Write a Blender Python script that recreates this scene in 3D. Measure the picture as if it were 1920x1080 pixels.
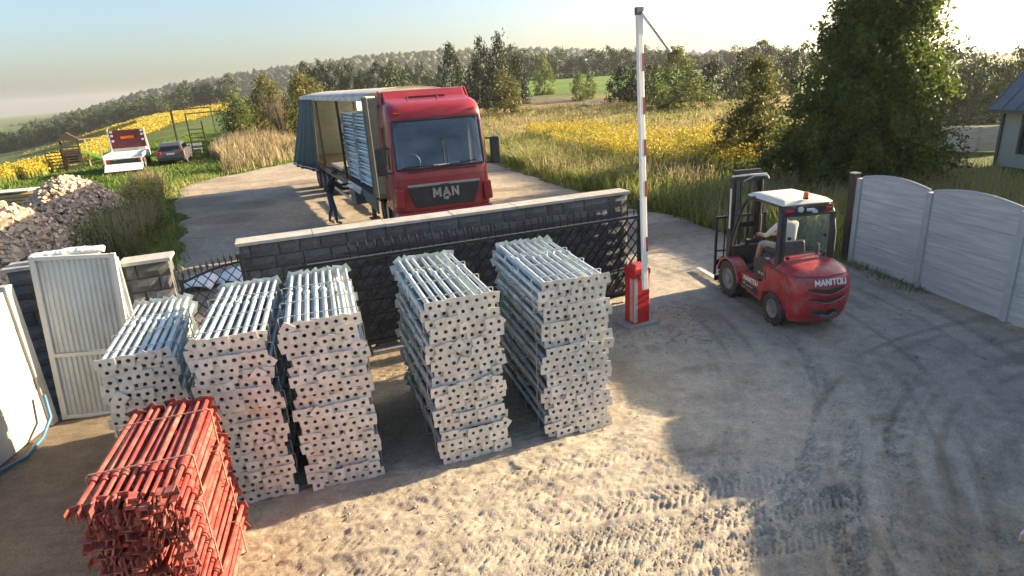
import bpy, bmesh, math, random
import numpy as np
from mathutils import Vector, Matrix, Quaternion

for o in list(bpy.data.objects): bpy.data.objects.remove(o)
SC = bpy.context.scene
COL = SC.collection
R = math.radians
PI = math.pi

# ------------------------------------------------------------------ camera
cd = bpy.data.cameras.new('camera'); CAM = bpy.data.objects.new('camera', cd); COL.objects.link(CAM)
cd.sensor_width = 36.0; cd.lens = 36.0 * 1146 / 1920; cd.clip_start = 0.05; cd.clip_end = 8000
_p, _r = R(18.8), R(-3.7)
_fw = Vector((0, math.cos(_p), -math.sin(_p))); _rt0 = Vector((1, 0, 0)); _up0 = _rt0.cross(_fw)
_rt = _rt0 * math.cos(_r) + _up0 * math.sin(_r); _up = _up0 * math.cos(_r) - _rt0 * math.sin(_r)
_m = Matrix((_rt, _up, -_fw)).transposed().to_4x4(); _m.translation = (0, 0, 4.0)
CAM.matrix_world = _m
SC.camera = CAM

# ------------------------------------------------------------------ sky, sun, exposure
SUN_AZ, SUN_EL = 20.5, 16.0
W = bpy.data.worlds.new('World'); SC.world = W; W.use_nodes = True
nt = W.node_tree; nt.nodes.clear()
sky = nt.nodes.new('ShaderNodeTexSky'); sky.sky_type = 'NISHITA'; sky.sun_disc = False
sky.sun_elevation = R(SUN_EL); sky.sun_rotation = R(90 - SUN_AZ)
sky.air_density = 1.0; sky.dust_density = 3.2; sky.ozone_density = 2.6; sky.altitude = 200
bg = nt.nodes.new('ShaderNodeBackground'); bg.inputs['Strength'].default_value = 0.072
wo = nt.nodes.new('ShaderNodeOutputWorld')
nt.links.new(sky.outputs[0], bg.inputs['Color']); nt.links.new(bg.outputs[0], wo.inputs['Surface'])
sd = bpy.data.lights.new('sun', 'SUN'); sd.energy = 5.0; sd.angle = R(0.55); sd.color = (1.0, 0.78, 0.49)
SUN = bpy.data.objects.new('sun', sd); COL.objects.link(SUN)
_s = Vector((math.cos(R(SUN_EL)) * math.cos(R(SUN_AZ)), math.cos(R(SUN_EL)) * math.sin(R(SUN_AZ)), math.sin(R(SUN_EL))))
SUN.rotation_euler = _s.to_track_quat('Z', 'Y').to_euler(); SUN.location = (40, 20, 30)
SC.view_settings.view_transform = 'Standard'; SC.view_settings.look = 'None'
SC.view_settings.exposure = 2.08; SC.view_settings.gamma = 1.0
SC.render.engine = 'CYCLES'

# ------------------------------------------------------------------ materials
def setin(n, k, v):
    if k in n.inputs: n.inputs[k].default_value = v
def rgba(c): return (c[0], c[1], c[2], 1.0)
MATS = {}
def pm(name, c1, c2=None, scale=6.0, rough=0.7, metal=0.0, bump=0.0, bscale=None, detail=5.0, contrast=0.25,
       rnd=0.0, stretch=(1, 1, 1), spec=0.5, dirt=None, dirt_amt=0.5, dirt_scale=3.0, coat=0.0, rvar=0.0, world=False):
    """procedural principled: two-colour noise, bump, per-object brightness change, dirt stains"""
    m = bpy.data.materials.new(name); m.use_nodes = True; t = m.node_tree; N = t.nodes; Lk = t.links
    b = N['Principled BSDF']; setin(b, 'Metallic', metal); setin(b, 'Roughness', rough); setin(b, 'Specular IOR Level', spec); setin(b, 'Coat Weight', coat)
    tc = N.new('ShaderNodeTexCoord'); oi = N.new('ShaderNodeObjectInfo')
    mp = N.new('ShaderNodeMapping'); mp.inputs['Scale'].default_value = stretch
    if world:
        ge = N.new('ShaderNodeNewGeometry'); Lk.new(ge.outputs['Position'], mp.inputs['Vector'])
    else:
        mul = N.new('ShaderNodeVectorMath'); mul.operation = 'SCALE'; mul.inputs[0].default_value = (37, 53, 71)
        Lk.new(oi.outputs['Random'], mul.inputs['Scale'])
        Lk.new(mul.outputs[0], mp.inputs['Location']); Lk.new(tc.outputs['Object'], mp.inputs['Vector'])
    no = N.new('ShaderNodeTexNoise'); no.inputs['Scale'].default_value = scale; no.inputs['Detail'].default_value = detail
    Lk.new(mp.outputs[0], no.inputs['Vector'])
    c2 = c2 or tuple(x * 0.8 for x in c1)
    rp = N.new('ShaderNodeValToRGB'); rp.color_ramp.elements[0].position = 0.5 - contrast; rp.color_ramp.elements[1].position = 0.5 + contrast
    rp.color_ramp.elements[0].color = rgba(c2); rp.color_ramp.elements[1].color = rgba(c1)
    Lk.new(no.outputs['Fac'], rp.inputs['Fac']); out = rp.outputs['Color']
    if dirt:
        n2 = N.new('ShaderNodeTexNoise'); n2.inputs['Scale'].default_value = dirt_scale; n2.inputs['Detail'].default_value = 8; n2.inputs['Roughness'].default_value = 0.7
        Lk.new(mp.outputs[0], n2.inputs['Vector'])
        r2 = N.new('ShaderNodeMapRange'); r2.inputs['From Min'].default_value = 0.45; r2.inputs['From Max'].default_value = 0.72; r2.inputs['To Max'].default_value = dirt_amt
        Lk.new(n2.outputs['Fac'], r2.inputs['Value'])
        mx = N.new('ShaderNodeMix'); mx.data_type = 'RGBA'; Lk.new(r2.outputs[0], mx.inputs['Factor']); Lk.new(out, mx.inputs['A']); mx.inputs['B'].default_value = rgba(dirt)
        out = mx.outputs['Result']
    if rnd:
        hv = N.new('ShaderNodeHueSaturation'); mr = N.new('ShaderNodeMapRange'); mr.inputs['To Min'].default_value = 1 - rnd; mr.inputs['To Max'].default_value = 1 + rnd
        Lk.new(oi.outputs['Random'], mr.inputs['Value']); Lk.new(mr.outputs[0], hv.inputs['Value']); Lk.new(out, hv.inputs['Color']); out = hv.outputs[0]
    Lk.new(out, b.inputs['Base Color'])
    if rvar:
        mr2 = N.new('ShaderNodeMapRange'); mr2.inputs['To Min'].default_value = max(0.02, rough - rvar); mr2.inputs['To Max'].default_value = min(1, rough + rvar)
        Lk.new(no.outputs['Fac'], mr2.inputs['Value']); Lk.new(mr2.outputs[0], b.inputs['Roughness'])
    if bump:
        n3 = N.new('ShaderNodeTexNoise'); n3.inputs['Scale'].default_value = bscale or scale * 3; n3.inputs['Detail'].default_value = 6
        Lk.new(mp.outputs[0], n3.inputs['Vector'])
        bp = N.new('ShaderNodeBump'); bp.inputs['Strength'].default_value = bump; bp.inputs['Distance'].default_value = 0.02
        Lk.new(n3.outputs['Fac'], bp.inputs['Height']); Lk.new(bp.outputs[0], b.inputs['Normal'])
    MATS[name] = m
    return m

def leafmat(name, c1, c2, trans=0.45, scale=0.9, rnd=0.18, rough=0.55):
    m = bpy.data.materials.new(name); m.use_nodes = True; t = m.node_tree; N = t.nodes; Lk = t.links
    b = N['Principled BSDF']; setin(b, 'Roughness', rough); setin(b, 'Specular IOR Level', 0.3)
    ge = N.new('ShaderNodeNewGeometry'); oi = N.new('ShaderNodeObjectInfo')
    no = N.new('ShaderNodeTexNoise'); no.inputs['Scale'].default_value = scale; no.inputs['Detail'].default_value = 3
    Lk.new(ge.outputs['Position'], no.inputs['Vector'])
    ad = N.new('ShaderNodeMath'); ad.operation = 'MULTIPLY_ADD'; ad.inputs[1].default_value = 0.5
    Lk.new(ge.outputs['Random Per Island'], ad.inputs[0]); Lk.new(no.outputs['Fac'], ad.inputs[2])
    rp = N.new('ShaderNodeValToRGB'); rp.color_ramp.elements[0].position = 0.45; rp.color_ramp.elements[1].position = 1.0
    rp.color_ramp.elements[0].color = rgba(c2); rp.color_ramp.elements[1].color = rgba(c1); Lk.new(ad.outputs[0], rp.inputs['Fac'])
    hv = N.new('ShaderNodeHueSaturation'); mr = N.new('ShaderNodeMapRange'); mr.inputs['To Min'].default_value = 1 - rnd; mr.inputs['To Max'].default_value = 1 + rnd
    Lk.new(oi.outputs['Random'], mr.inputs['Value']); Lk.new(mr.outputs[0], hv.inputs['Value']); Lk.new(rp.outputs[0], hv.inputs['Color'])
    Lk.new(hv.outputs[0], b.inputs['Base Color'])
    tr = N.new('ShaderNodeBsdfTranslucent'); Lk.new(hv.outputs[0], tr.inputs['Color'])
    mx = N.new('ShaderNodeMixShader'); mx.inputs['Fac'].default_value = trans
    Lk.new(b.outputs[0], mx.inputs[1]); Lk.new(tr.outputs[0], mx.inputs[2]); Lk.new(mx.outputs[0], N['Material Output'].inputs['Surface'])
    MATS[name] = m
    return m

def glassmat(name, tint, rough=0.03, base=0.75):
    m = bpy.data.materials.new(name); m.use_nodes = True; t = m.node_tree; N = t.nodes; Lk = t.links; N.remove(N['Principled BSDF'])
    tr = N.new('ShaderNodeBsdfTransparent'); tr.inputs[0].default_value = rgba(tint)
    gl = N.new('ShaderNodeBsdfGlossy'); gl.inputs['Roughness'].default_value = rough; gl.inputs[0].default_value = (0.9, 0.95, 1, 1)
    lw = N.new('ShaderNodeFresnel'); lw.inputs['IOR'].default_value = 1.5
    no = N.new('ShaderNodeTexNoise'); no.inputs['Scale'].default_value = 3
    ma = N.new('ShaderNodeMath'); ma.operation = 'MULTIPLY_ADD'; ma.inputs[1].default_value = 0.14; Lk.new(no.outputs['Fac'], ma.inputs[0]); Lk.new(lw.outputs[0], ma.inputs[2])
    mx = N.new('ShaderNodeMixShader'); Lk.new(ma.outputs[0], mx.inputs[0]); Lk.new(tr.outputs[0], mx.inputs[1]); Lk.new(gl.outputs[0], mx.inputs[2])
    Lk.new(mx.outputs[0], N['Material Output'].inputs['Surface'])
    MATS[name] = m
    return m

def clothmat(name, c1, c2, trans=0.35, rough=0.8, scale=4):
    m = pm(name, c1, c2, scale=scale, rough=rough); t = m.node_tree; N = t.nodes; Lk = t.links
    b = N['Principled BSDF']; tr = N.new('ShaderNodeBsdfTranslucent'); tr.inputs['Color'].default_value = rgba(c1)
    mx = N.new('ShaderNodeMixShader'); mx.inputs['Fac'].default_value = trans
    Lk.new(b.outputs[0], mx.inputs[1]); Lk.new(tr.outputs[0], mx.inputs[2]); Lk.new(mx.outputs[0], N['Material Output'].inputs['Surface'])
    return m

pm('galv', (0.66, 0.72, 0.72), (0.42, 0.47, 0.48), scale=9, rough=0.4, metal=0.45, rnd=0.16, rvar=0.1)
pm('galv_plate', (0.78, 0.75, 0.68), (0.62, 0.59, 0.53), scale=7, rough=0.5, metal=0.25, rnd=0.10, dirt=(0.40, 0.35, 0.28), dirt_amt=0.5, dirt_scale=12)
pm('strap_rusty', (0.36, 0.2, 0.14), (0.25, 0.13, 0.09), scale=14, rough=0.7)
pm('strap_steel', (0.6, 0.61, 0.6), scale=20, rough=0.4, metal=0.7)
pm('red_prop', (0.37, 0.042, 0.034), (0.21, 0.028, 0.024), scale=7, rough=0.55, rnd=0.22, dirt=(0.30, 0.19, 0.14), dirt_amt=0.65, dirt_scale=6)
pm('red_head', (0.29, 0.045, 0.036), (0.13, 0.026, 0.022), scale=9, rough=0.6, rnd=0.3, dirt=(0.36, 0.24, 0.19), dirt_amt=0.6, dirt_scale=8)
pm('truck_red', (0.36, 0.022, 0.028), (0.30, 0.02, 0.025), scale=2, rough=0.32, coat=0.35, dirt=(0.26, 0.12, 0.10), dirt_amt=0.25, dirt_scale=2.0)
pm('lift_red', (0.40, 0.018, 0.026), (0.33, 0.018, 0.024), scale=3, rough=0.4, coat=0.15, dirt=(0.27, 0.19, 0.16), dirt_amt=0.75, dirt_scale=5)
pm('barrier_red', (0.50, 0.018, 0.022), (0.44, 0.02, 0.02), scale=3, rough=0.4, dirt=(0.3, 0.1, 0.08), dirt_amt=0.3)
pm('black_plastic', (0.022, 0.023, 0.025), (0.035, 0.036, 0.038), scale=10, rough=0.55, dirt=(0.10, 0.09, 0.08), dirt_amt=0.35)
pm('black_steel', (0.016, 0.017, 0.019), (0.03, 0.03, 0.032), scale=12, rough=0.45, dirt=(0.08, 0.075, 0.07), dirt_amt=0.25)
pm('dark_grey', (0.075, 0.08, 0.085), (0.055, 0.058, 0.06), scale=6, rough=0.6, dirt=(0.16, 0.14, 0.12), dirt_amt=0.4)
pm('trailer_grey', (0.095, 0.115, 0.112), (0.075, 0.09, 0.09), scale=4, rough=0.55, dirt=(0.2, 0.18, 0.15), dirt_amt=0.4)
pm('chrome', (0.8, 0.81, 0.82), scale=4, rough=0.25, metal=0.9)
pm('silver', (0.55, 0.56, 0.57), (0.45, 0.46, 0.47), scale=8, rough=0.4, metal=0.6)
pm('rubber', (0.028, 0.027, 0.026), (0.05, 0.047, 0.043), scale=8, rough=0.85, dirt=(0.16, 0.14, 0.12), dirt_amt=0.5, dirt_scale=6)
pm('rim_grey', (0.34, 0.34, 0.34), (0.22, 0.22, 0.22), scale=9, rough=0.5, metal=0.4, dirt=(0.17, 0.15, 0.13), dirt_amt=0.6)
pm('cream_paint', (0.72, 0.69, 0.60), (0.62, 0.59, 0.5), scale=3, rough=0.45)
pm('white_paint', (0.76, 0.76, 0.74), (0.66, 0.66, 0.64), scale=3, rough=0.45, dirt=(0.5, 0.48, 0.44), dirt_amt=0.4)
pm('boom_white', (0.74, 0.74, 0.72), (0.68, 0.68, 0.66), scale=3, rough=0.4)
pm('boom_red', (0.30, 0.02, 0.03), scale=4, rough=0.45)
pm('plinth', (0.33, 0.32, 0.30), (0.22, 0.21, 0.2), scale=8, rough=0.9, bump=0.4)
pm('stone_block', (0.125, 0.127, 0.13), (0.075, 0.077, 0.082), scale=7, rough=0.9, bump=0.5, bscale=22, rnd=0.22, contrast=0.25)
pm('mortar', (0.11, 0.11, 0.108), (0.08, 0.08, 0.078), scale=14, rough=0.95, bump=0.5)
pm('coping', (0.46, 0.44, 0.40), (0.30, 0.285, 0.26), scale=6, rough=0.85, bump=0.3, rnd=0.08)
pm('concrete_panel', (0.56, 0.57, 0.56), (0.40, 0.41, 0.41), scale=3.2, rough=0.88, bump=0.8, bscale=7, stretch=(0.5, 0.5, 6.5), rnd=0.07, contrast=0.2, dirt=(0.28, 0.27, 0.25), dirt_amt=0.5, dirt_scale=1.3)
pm('concrete_post', (0.44, 0.45, 0.45), (0.34, 0.35, 0.35), scale=6, rough=0.9, bump=0.3)
pm('concrete_pale', (0.46, 0.445, 0.40), (0.34, 0.33, 0.295), scale=3, rough=0.9, bump=0.6, bscale=14, rnd=0.06)
pm('sheet_white', (0.47, 0.53, 0.55), (0.41, 0.46, 0.475), scale=2, rough=0.45, dirt=(0.30, 0.25, 0.19), dirt_amt=0.7, dirt_scale=2.6, stretch=(1, 1, 0.35))
pm('sheet_frame', (0.62, 0.63, 0.62), (0.5, 0.51, 0.5), scale=6, rough=0.5, dirt=(0.35, 0.31, 0.26), dirt_amt=0.4)
pm('tarp_white', (0.78, 0.78, 0.76), (0.7, 0.7, 0.68), scale=8, rough=0.6, bump=0.3)
pm('wood_new', (0.50, 0.38, 0.20), (0.38, 0.27, 0.13), scale=5, rough=0.8, stretch=(1, 6, 6), rnd=0.12)
pm('wood_dark', (0.06, 0.045, 0.032), (0.035, 0.027, 0.02), scale=6, rough=0.85, rnd=0.2)
pm('log_end', (0.58, 0.45, 0.33), (0.42, 0.31, 0.22), scale=9, rough=0.9, rnd=0.3)
pm('log_wood', (0.46, 0.35, 0.26), (0.29, 0.21, 0.155), scale=5, rough=0.9, rnd=0.35, dirt=(0.14, 0.10, 0.08), dirt_amt=0.7, dirt_scale=3)
pm('bark', (0.10, 0.08, 0.06), (0.05, 0.04, 0.032), scale=9, rough=0.95, bump=0.6)
pm('twig', (0.16, 0.125, 0.09), (0.09, 0.07, 0.055), scale=5, rough=0.95)
pm('roof_metal', (0.17, 0.19, 0.20), (0.13, 0.145, 0.155), scale=1.5, rough=0.5, metal=0.3)
pm('house_wall', (0.36, 0.37, 0.38), (0.31, 0.32, 0.33), scale=2, rough=0.9, bump=0.2)
pm('window_dark', (0.03, 0.035, 0.04), scale=3, rough=0.12)
pm('house_trim', (0.09, 0.095, 0.10), scale=4, rough=0.6)
pm('clay_panel', (0.30, 0.21, 0.15), (0.24, 0.17, 0.12), scale=3, rough=0.85)
pm('skin_tone', (0.50, 0.29, 0.20), (0.44, 0.25, 0.17), scale=9, rough=0.6)
pm('shirt_white', (0.74, 0.73, 0.68), (0.64, 0.63, 0.58), scale=8, rough=0.85)
pm('cloth_dark', (0.028, 0.028, 0.032), (0.02, 0.02, 0.023), scale=8, rough=0.9)
pm('jeans', (0.075, 0.085, 0.12), (0.05, 0.058, 0.085), scale=9, rough=0.9)
pm('shorts_grey', (0.33, 0.33, 0.31), (0.25, 0.25, 0.24), scale=9, rough=0.9)
pm('shoe_tan', (0.35, 0.22, 0.12), (0.25, 0.15, 0.08), scale=9, rough=0.8)
pm('hair_dark', (0.04, 0.03, 0.022), scale=20, rough=0.8)
pm('car_grey', (0.07, 0.073, 0.078), (0.06, 0.062, 0.066), scale=2, rough=0.4, coat=0.2)
pm('maroon', (0.10, 0.012, 0.02), (0.07, 0.01, 0.016), scale=3, rough=0.5)
pm('green_plastic', (0.20, 0.52, 0.08), scale=3, rough=0.4)
pm('green_paint', (0.06, 0.20, 0.11), scale=4, rough=0.5)
pm('orange_lens', (0.75, 0.14, 0.02), scale=5, rough=0.25)
pm('red_lens', (0.5, 0.02, 0.03), scale=5, rough=0.25)
pm('clear_lens', (0.7, 0.72, 0.74), scale=5, rough=0.15, metal=0.3)
pm('decal_white', (0.78, 0.77, 0.74), (0.6, 0.59, 0.56), scale=30, rough=0.5)
pm('decal_green', (0.30, 0.50, 0.12), scale=5, rough=0.5)
pm('paper', (0.72, 0.74, 0.74), scale=5, rough=0.8)
pm('hose_blue', (0.05, 0.17, 0.30), scale=6, rough=0.5)
pm('pebble', (0.40, 0.36, 0.30), (0.24, 0.21, 0.18), scale=3, rough=0.9, world=True)
clothmat('curtain', (0.075, 0.094, 0.09), (0.055, 0.072, 0.07), trans=0.12, rough=0.55)
clothmat('curtain_far', (0.62, 0.60, 0.53), (0.56, 0.54, 0.48), trans=0.7)
clothmat('roof_sheet', (0.72, 0.71, 0.66), (0.65, 0.64, 0.6), trans=0.3)
glassmat('glass_windscreen', (0.60, 0.68, 0.68))
glassmat('glass_clear', (0.95, 0.97, 0.97))
glassmat('glass_dark', (0.16, 0.19, 0.2))
leafmat('leaf_big', (0.115, 0.155, 0.03), (0.032, 0.055, 0.014), trans=0.42)
leafmat('leaf_far', (0.08, 0.105, 0.034), (0.035, 0.052, 0.02), trans=0.14, scale=0.25)
leafmat('leaf_pine', (0.045, 0.068, 0.024), (0.016, 0.028, 0.012), trans=0.2, scale=0.4)
leafmat('leaf_bush', (0.15, 0.18, 0.035), (0.055, 0.08, 0.018), trans=0.42, scale=0.6)
leafmat('leaf_olive', (0.20, 0.19, 0.05), (0.085, 0.09, 0.025), trans=0.4, scale=0.6)
leafmat('leaf_conifer', (0.19, 0.19, 0.055), (0.06, 0.075, 0.022), trans=0.4, scale=1.2)
leafmat('grass_green', (0.34, 0.36, 0.10), (0.11, 0.145, 0.03), trans=0.45, scale=0.35)
leafmat('grass_lawn', (0.13, 0.20, 0.035), (0.07, 0.12, 0.02), trans=0.4, scale=0.15)
leafmat('grass_dry', (0.46, 0.37, 0.21), (0.22, 0.175, 0.09), trans=0.4, scale=0.3)
leafmat('goldenrod_flower', (0.54, 0.40, 0.04), (0.27, 0.24, 0.04), trans=0.3, scale=0.8)
leafmat('hill_leaf', (0.06, 0.078, 0.03), (0.03, 0.042, 0.018), trans=0.15, scale=0.05)
def MT(n): return MATS[n]

# ------------------------------------------------------------------ mesh building
class MB:
    def __init__(s): s.v = []; s.f = []
    def add(s, vs, fs):
        o = len(s.v); s.v += [tuple(v) for v in vs]; s.f += [tuple(i + o for i in f) for f in fs]; return s
    def box(s, c, d, rot=None):
        x, y, z = d[0] / 2, d[1] / 2, d[2] / 2
        vs = [Vector(p) for p in ((-x, -y, -z), (x, -y, -z), (x, y, -z), (-x, y, -z), (-x, -y, z), (x, -y, z), (x, y, z), (-x, y, z))]
        if rot is not None: vs = [rot @ v for v in vs]
        c = Vector(c)
        return s.add([v + c for v in vs], [(0, 3, 2, 1), (4, 5, 6, 7), (0, 1, 5, 4), (1, 2, 6, 5), (2, 3, 7, 6), (3, 0, 4, 7)])
    def bar(s, a, b, w, h=None):
        h = h or w; a = Vector(a); b = Vector(b); d = b - a
        q = d.to_track_quat('Z', 'Y').to_matrix()
        return s.box((a + b) / 2, (w, h, d.length), q)
    def tube(s, pts, r, n=8, cap=True):
        pts = [Vector(p) for p in pts]; k = len(pts); rs = r if isinstance(r, (list, tuple)) else [r] * k
        rings = []; prev = None
        for i, p in enumerate(pts):
            d = (pts[min(i + 1, k - 1)] - pts[max(i - 1, 0)])
            if d.length < 1e-9: d = Vector((0, 0, 1))
            d.normalize()
            if prev is None:
                u = d.orthogonal().normalized()
            else:
                u = prev - d * prev.dot(d)
                u = u.normalized() if u.length > 1e-6 else d.orthogonal().normalized()
            prev = u; w = d.cross(u)
            rings.append([p + (u * math.cos(2 * PI * j / n) + w * math.sin(2 * PI * j / n)) * rs[i] for j in range(n)])
        return s.loft(rings, cap, cap)
    def loft(s, rings, cap0=True, cap1=True, closed=True):
        n = len(rings[0]); vs = [v for rg in rings for v in rg]; fs = []
        for i in range(len(rings) - 1):
            for j in range(n if closed else n - 1):
                a = i * n + j; b = i * n + (j + 1) % n
                fs.append((a, b, b + n, a + n))
        if cap0: fs.append(tuple(reversed(range(n))))
        if cap1: fs.append(tuple(range((len(rings) - 1) * n, len(rings) * n)))
        return s.add(vs, fs)
    def prism(s, poly, a, b, axis='x'):
        """polygon extruded along an axis from a to b; poly coords are the two other axes in order"""
        def mk(p, t):
            return {'x': (t, p[0], p[1]), 'y': (p[0], t, p[1]), 'z': (p[0], p[1], t)}[axis]
        n = len(poly); vs = [mk(p, a) for p in poly] + [mk(p, b) for p in poly]
        fs = [tuple(range(n)), tuple(reversed(range(n, 2 * n)))] + [(i, i + n, (i + 1) % n + n, (i + 1) % n) for i in range(n)]
        return s.add(vs, fs)
    def lathe(s, prof, c, ax='x', n=20, cap=True):
        c = Vector(c); rings = []
        for r_, h in prof:
            rg = []
            for j in range(n):
                a = 2 * PI * j / n; u, w = r_ * math.cos(a), r_ * math.sin(a)
                rg.append(c + Vector({'x': (h, u, w), 'y': (u, h, w), 'z': (u, w, h)}[ax]))
            rings.append(rg)
        return s.loft(rings, cap, cap)
    def mesh(s, name):
        me = bpy.data.meshes.new(name); me.from_pydata(s.v, [], s.f)
        bm = bmesh.new(); bm.from_mesh(me); bmesh.ops.recalc_face_normals(bm, faces=bm.faces); bm.to_mesh(me); bm.free()
        return me
    def build(s, name, mat, parent=None, smooth=None, bevel=0.0, seg=2, solid=0.0):
        return mobj(name, s.mesh(name), mat, parent, smooth, bevel, seg, solid)

def mobj(name, me, mat=None, parent=None, smooth=None, bevel=0.0, seg=2, solid=0.0):
    if mat and not me.materials: me.materials.append(MATS[mat])
    o = bpy.data.objects.new(name, me); COL.objects.link(o)
    if parent: o.parent = parent
    if smooth:
        me.polygons.foreach_set('use_smooth', [True] * len(me.polygons))
        me.set_sharp_from_angle(angle=R(smooth))
    if solid:
        m = o.modifiers.new('thick', 'SOLIDIFY'); m.thickness = solid; m.offset = 0
    if bevel:
        m = o.modifiers.new('edge', 'BEVEL'); m.width = bevel; m.segments = seg; m.limit_method = 'ANGLE'; m.angle_limit = R(38)
    return o
def inst(name, me, parent=None, loc=(0, 0, 0), rot=(0, 0, 0), sc=(1, 1, 1)):
    o = bpy.data.objects.new(name, me); COL.objects.link(o); o.location = loc; o.rotation_euler = rot; o.scale = sc
    if parent: o.parent = parent
    return o
def thing(name, label, cat, loc=(0, 0, 0), rz=0.0, group=None):
    o = bpy.data.objects.new(name, None); COL.objects.link(o); o.location = loc; o.rotation_euler = (0, 0, rz)
    o.empty_display_size = 0.1
    return tag(o, label, cat, group)
def tag(o, label, cat=None, group=None, kind=None):
    if label: o['label'] = label
    if cat: o['category'] = cat
    if group: o['group'] = group
    if kind: o['kind'] = kind
    return o
def np_mesh(name, V, F, mat, parent=None, smooth=False):
    V = np.asarray(V, np.float32); F = np.asarray(F, np.int32); k = F.shape[1]
    me = bpy.data.meshes.new(name); me.vertices.add(len(V)); me.vertices.foreach_set('co', V.ravel())
    me.loops.add(F.size); me.loops.foreach_set('vertex_index', F.ravel())
    me.polygons.add(len(F)); me.polygons.foreach_set('loop_start', np.arange(0, F.size, k, dtype=np.int32))
    if smooth: me.polygons.foreach_set('use_smooth', np.ones(len(F), bool))
    me.update(calc_edges=True); me.validate()
    if mat: me.materials.append(MATS[mat])
    return me
def text_mesh(body, size, depth=0.004, squash=1.0, bold=0.0):
    cu = bpy.data.curves.new('lettering', 'FONT'); cu.body = body; cu.size = size; cu.extrude = depth; cu.offset = bold
    cu.align_x = 'CENTER'; cu.align_y = 'CENTER'; cu.resolution_u = 3
    o = bpy.data.objects.new('lettering', cu); COL.objects.link(o)
    bpy.context.view_layer.update()
    me = bpy.data.meshes.new_from_object(o.evaluated_get(bpy.context.evaluated_depsgraph_get()))
    bpy.data.objects.remove(o)
    me.transform(Matrix.Diagonal((squash, 1, 1, 1)))
    me.materials.clear()
    return me
GLY = {'M': [[(0, 0), (0, 1), (.42, .3), (.84, 1), (.84, 0)]], 'A': [[(0, 0), (.4, 1), (.8, 0)], [(.17, .32), (.63, .32)]], 'N': [[(0, 0), (0, 1), (.7, 0), (.7, 1)]], 'I': [[(0, 0), (0, 1)]],
       'T': [[(0, 1), (.72, 1)], [(.36, 1), (.36, 0)]], 'O': [[(.12, 0), (0, .14), (0, .86), (.12, 1), (.58, 1), (.7, .86), (.7, .14), (.58, 0), (.12, 0)]], 'U': [[(0, 1), (0, .14), (.12, 0), (.56, 0), (.68, .14), (.68, 1)]]}
def seg_text(word, h, stroke=.2, depth=.01, gap=.32, slant=0.0):
    """block capitals made of thick strokes, centred, in the x-z plane facing -y"""
    m = MB(); x0 = 0.0; items = []
    for ch in word:
        w = max(p[0] for st in GLY[ch] for p in st)
        for st in GLY[ch]: items.append([(x0 + x + slant * z, z) for x, z in st])
        x0 += w + gap
    tot = x0 - gap; q = 0
    for st in items:
        for (xa, za), (xb, zb) in zip(st[:-1], st[1:]):
            d = Vector((xb - xa, zb - za)); d.normalize(); nn = Vector((-d.y, d.x)) * stroke / 2; e = d * stroke * .42; q += 1
            P = [(xa - e.x + nn.x, za - e.y + nn.y), (xb + e.x + nn.x, zb + e.y + nn.y), (xb + e.x - nn.x, zb + e.y - nn.y), (xa - e.x - nn.x, za - e.y - nn.y)]
            m.prism([((x - tot / 2) * h, (z - .5) * h) for x, z in P], -depth - .0004 * (q % 5), 0, 'y')
    return m
RNG = np.random.default_rng(11)
random.seed(7)
def sstep(a, b, x):
    t = np.clip((x - a) / (b - a), 0, 1); return t * t * (3 - 2 * t)
def vnoise(x, y, seed=0):
    """cheap value noise for height fields (numpy)"""
    xi = np.floor(x).astype(np.int64); yi = np.floor(y).astype(np.int64); fx = x - xi; fy = y - yi
    fx = fx * fx * (3 - 2 * fx); fy = fy * fy * (3 - 2 * fy)
    def h(a, b):
        n = (a * 374761393 + b * 668265263 + seed * 974634777) & 0x7fffffff
        n = ((n ^ (n >> 13)) * 1274126177) & 0x7fffffff
        return ((n ^ (n >> 16)) & 0xffff) / 65535.0
    return (h(xi, yi) * (1 - fx) + h(xi + 1, yi) * fx) * (1 - fy) + (h(xi, yi + 1) * (1 - fx) + h(xi + 1, yi + 1) * fx) * fy

# ================================================================== THE SETTING
def tz(x, y):
    x = np.asarray(x, float); y = np.asarray(y, float); yy = np.maximum(y, 1.0)
    r = x / yy; d = np.hypot(x, y); z = np.full(np.broadcast(x, y).shape, -0.06)
    z = z - 0.07 * np.clip(.6 * x + .8 * y - 32, 0, 90) * sstep(.42, .6, r) * (y > 1)
    z = z - 0.055 * np.clip(d - 45, 0, 260) * sstep(.45, .83, -r) * (y > 1)
    z = z + 0.02 * np.clip(np.minimum(y, 420) - 90, 0, None) * sstep(-.5, -.3, r) * (1 - sstep(.38, .5, r))
    return z

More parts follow.
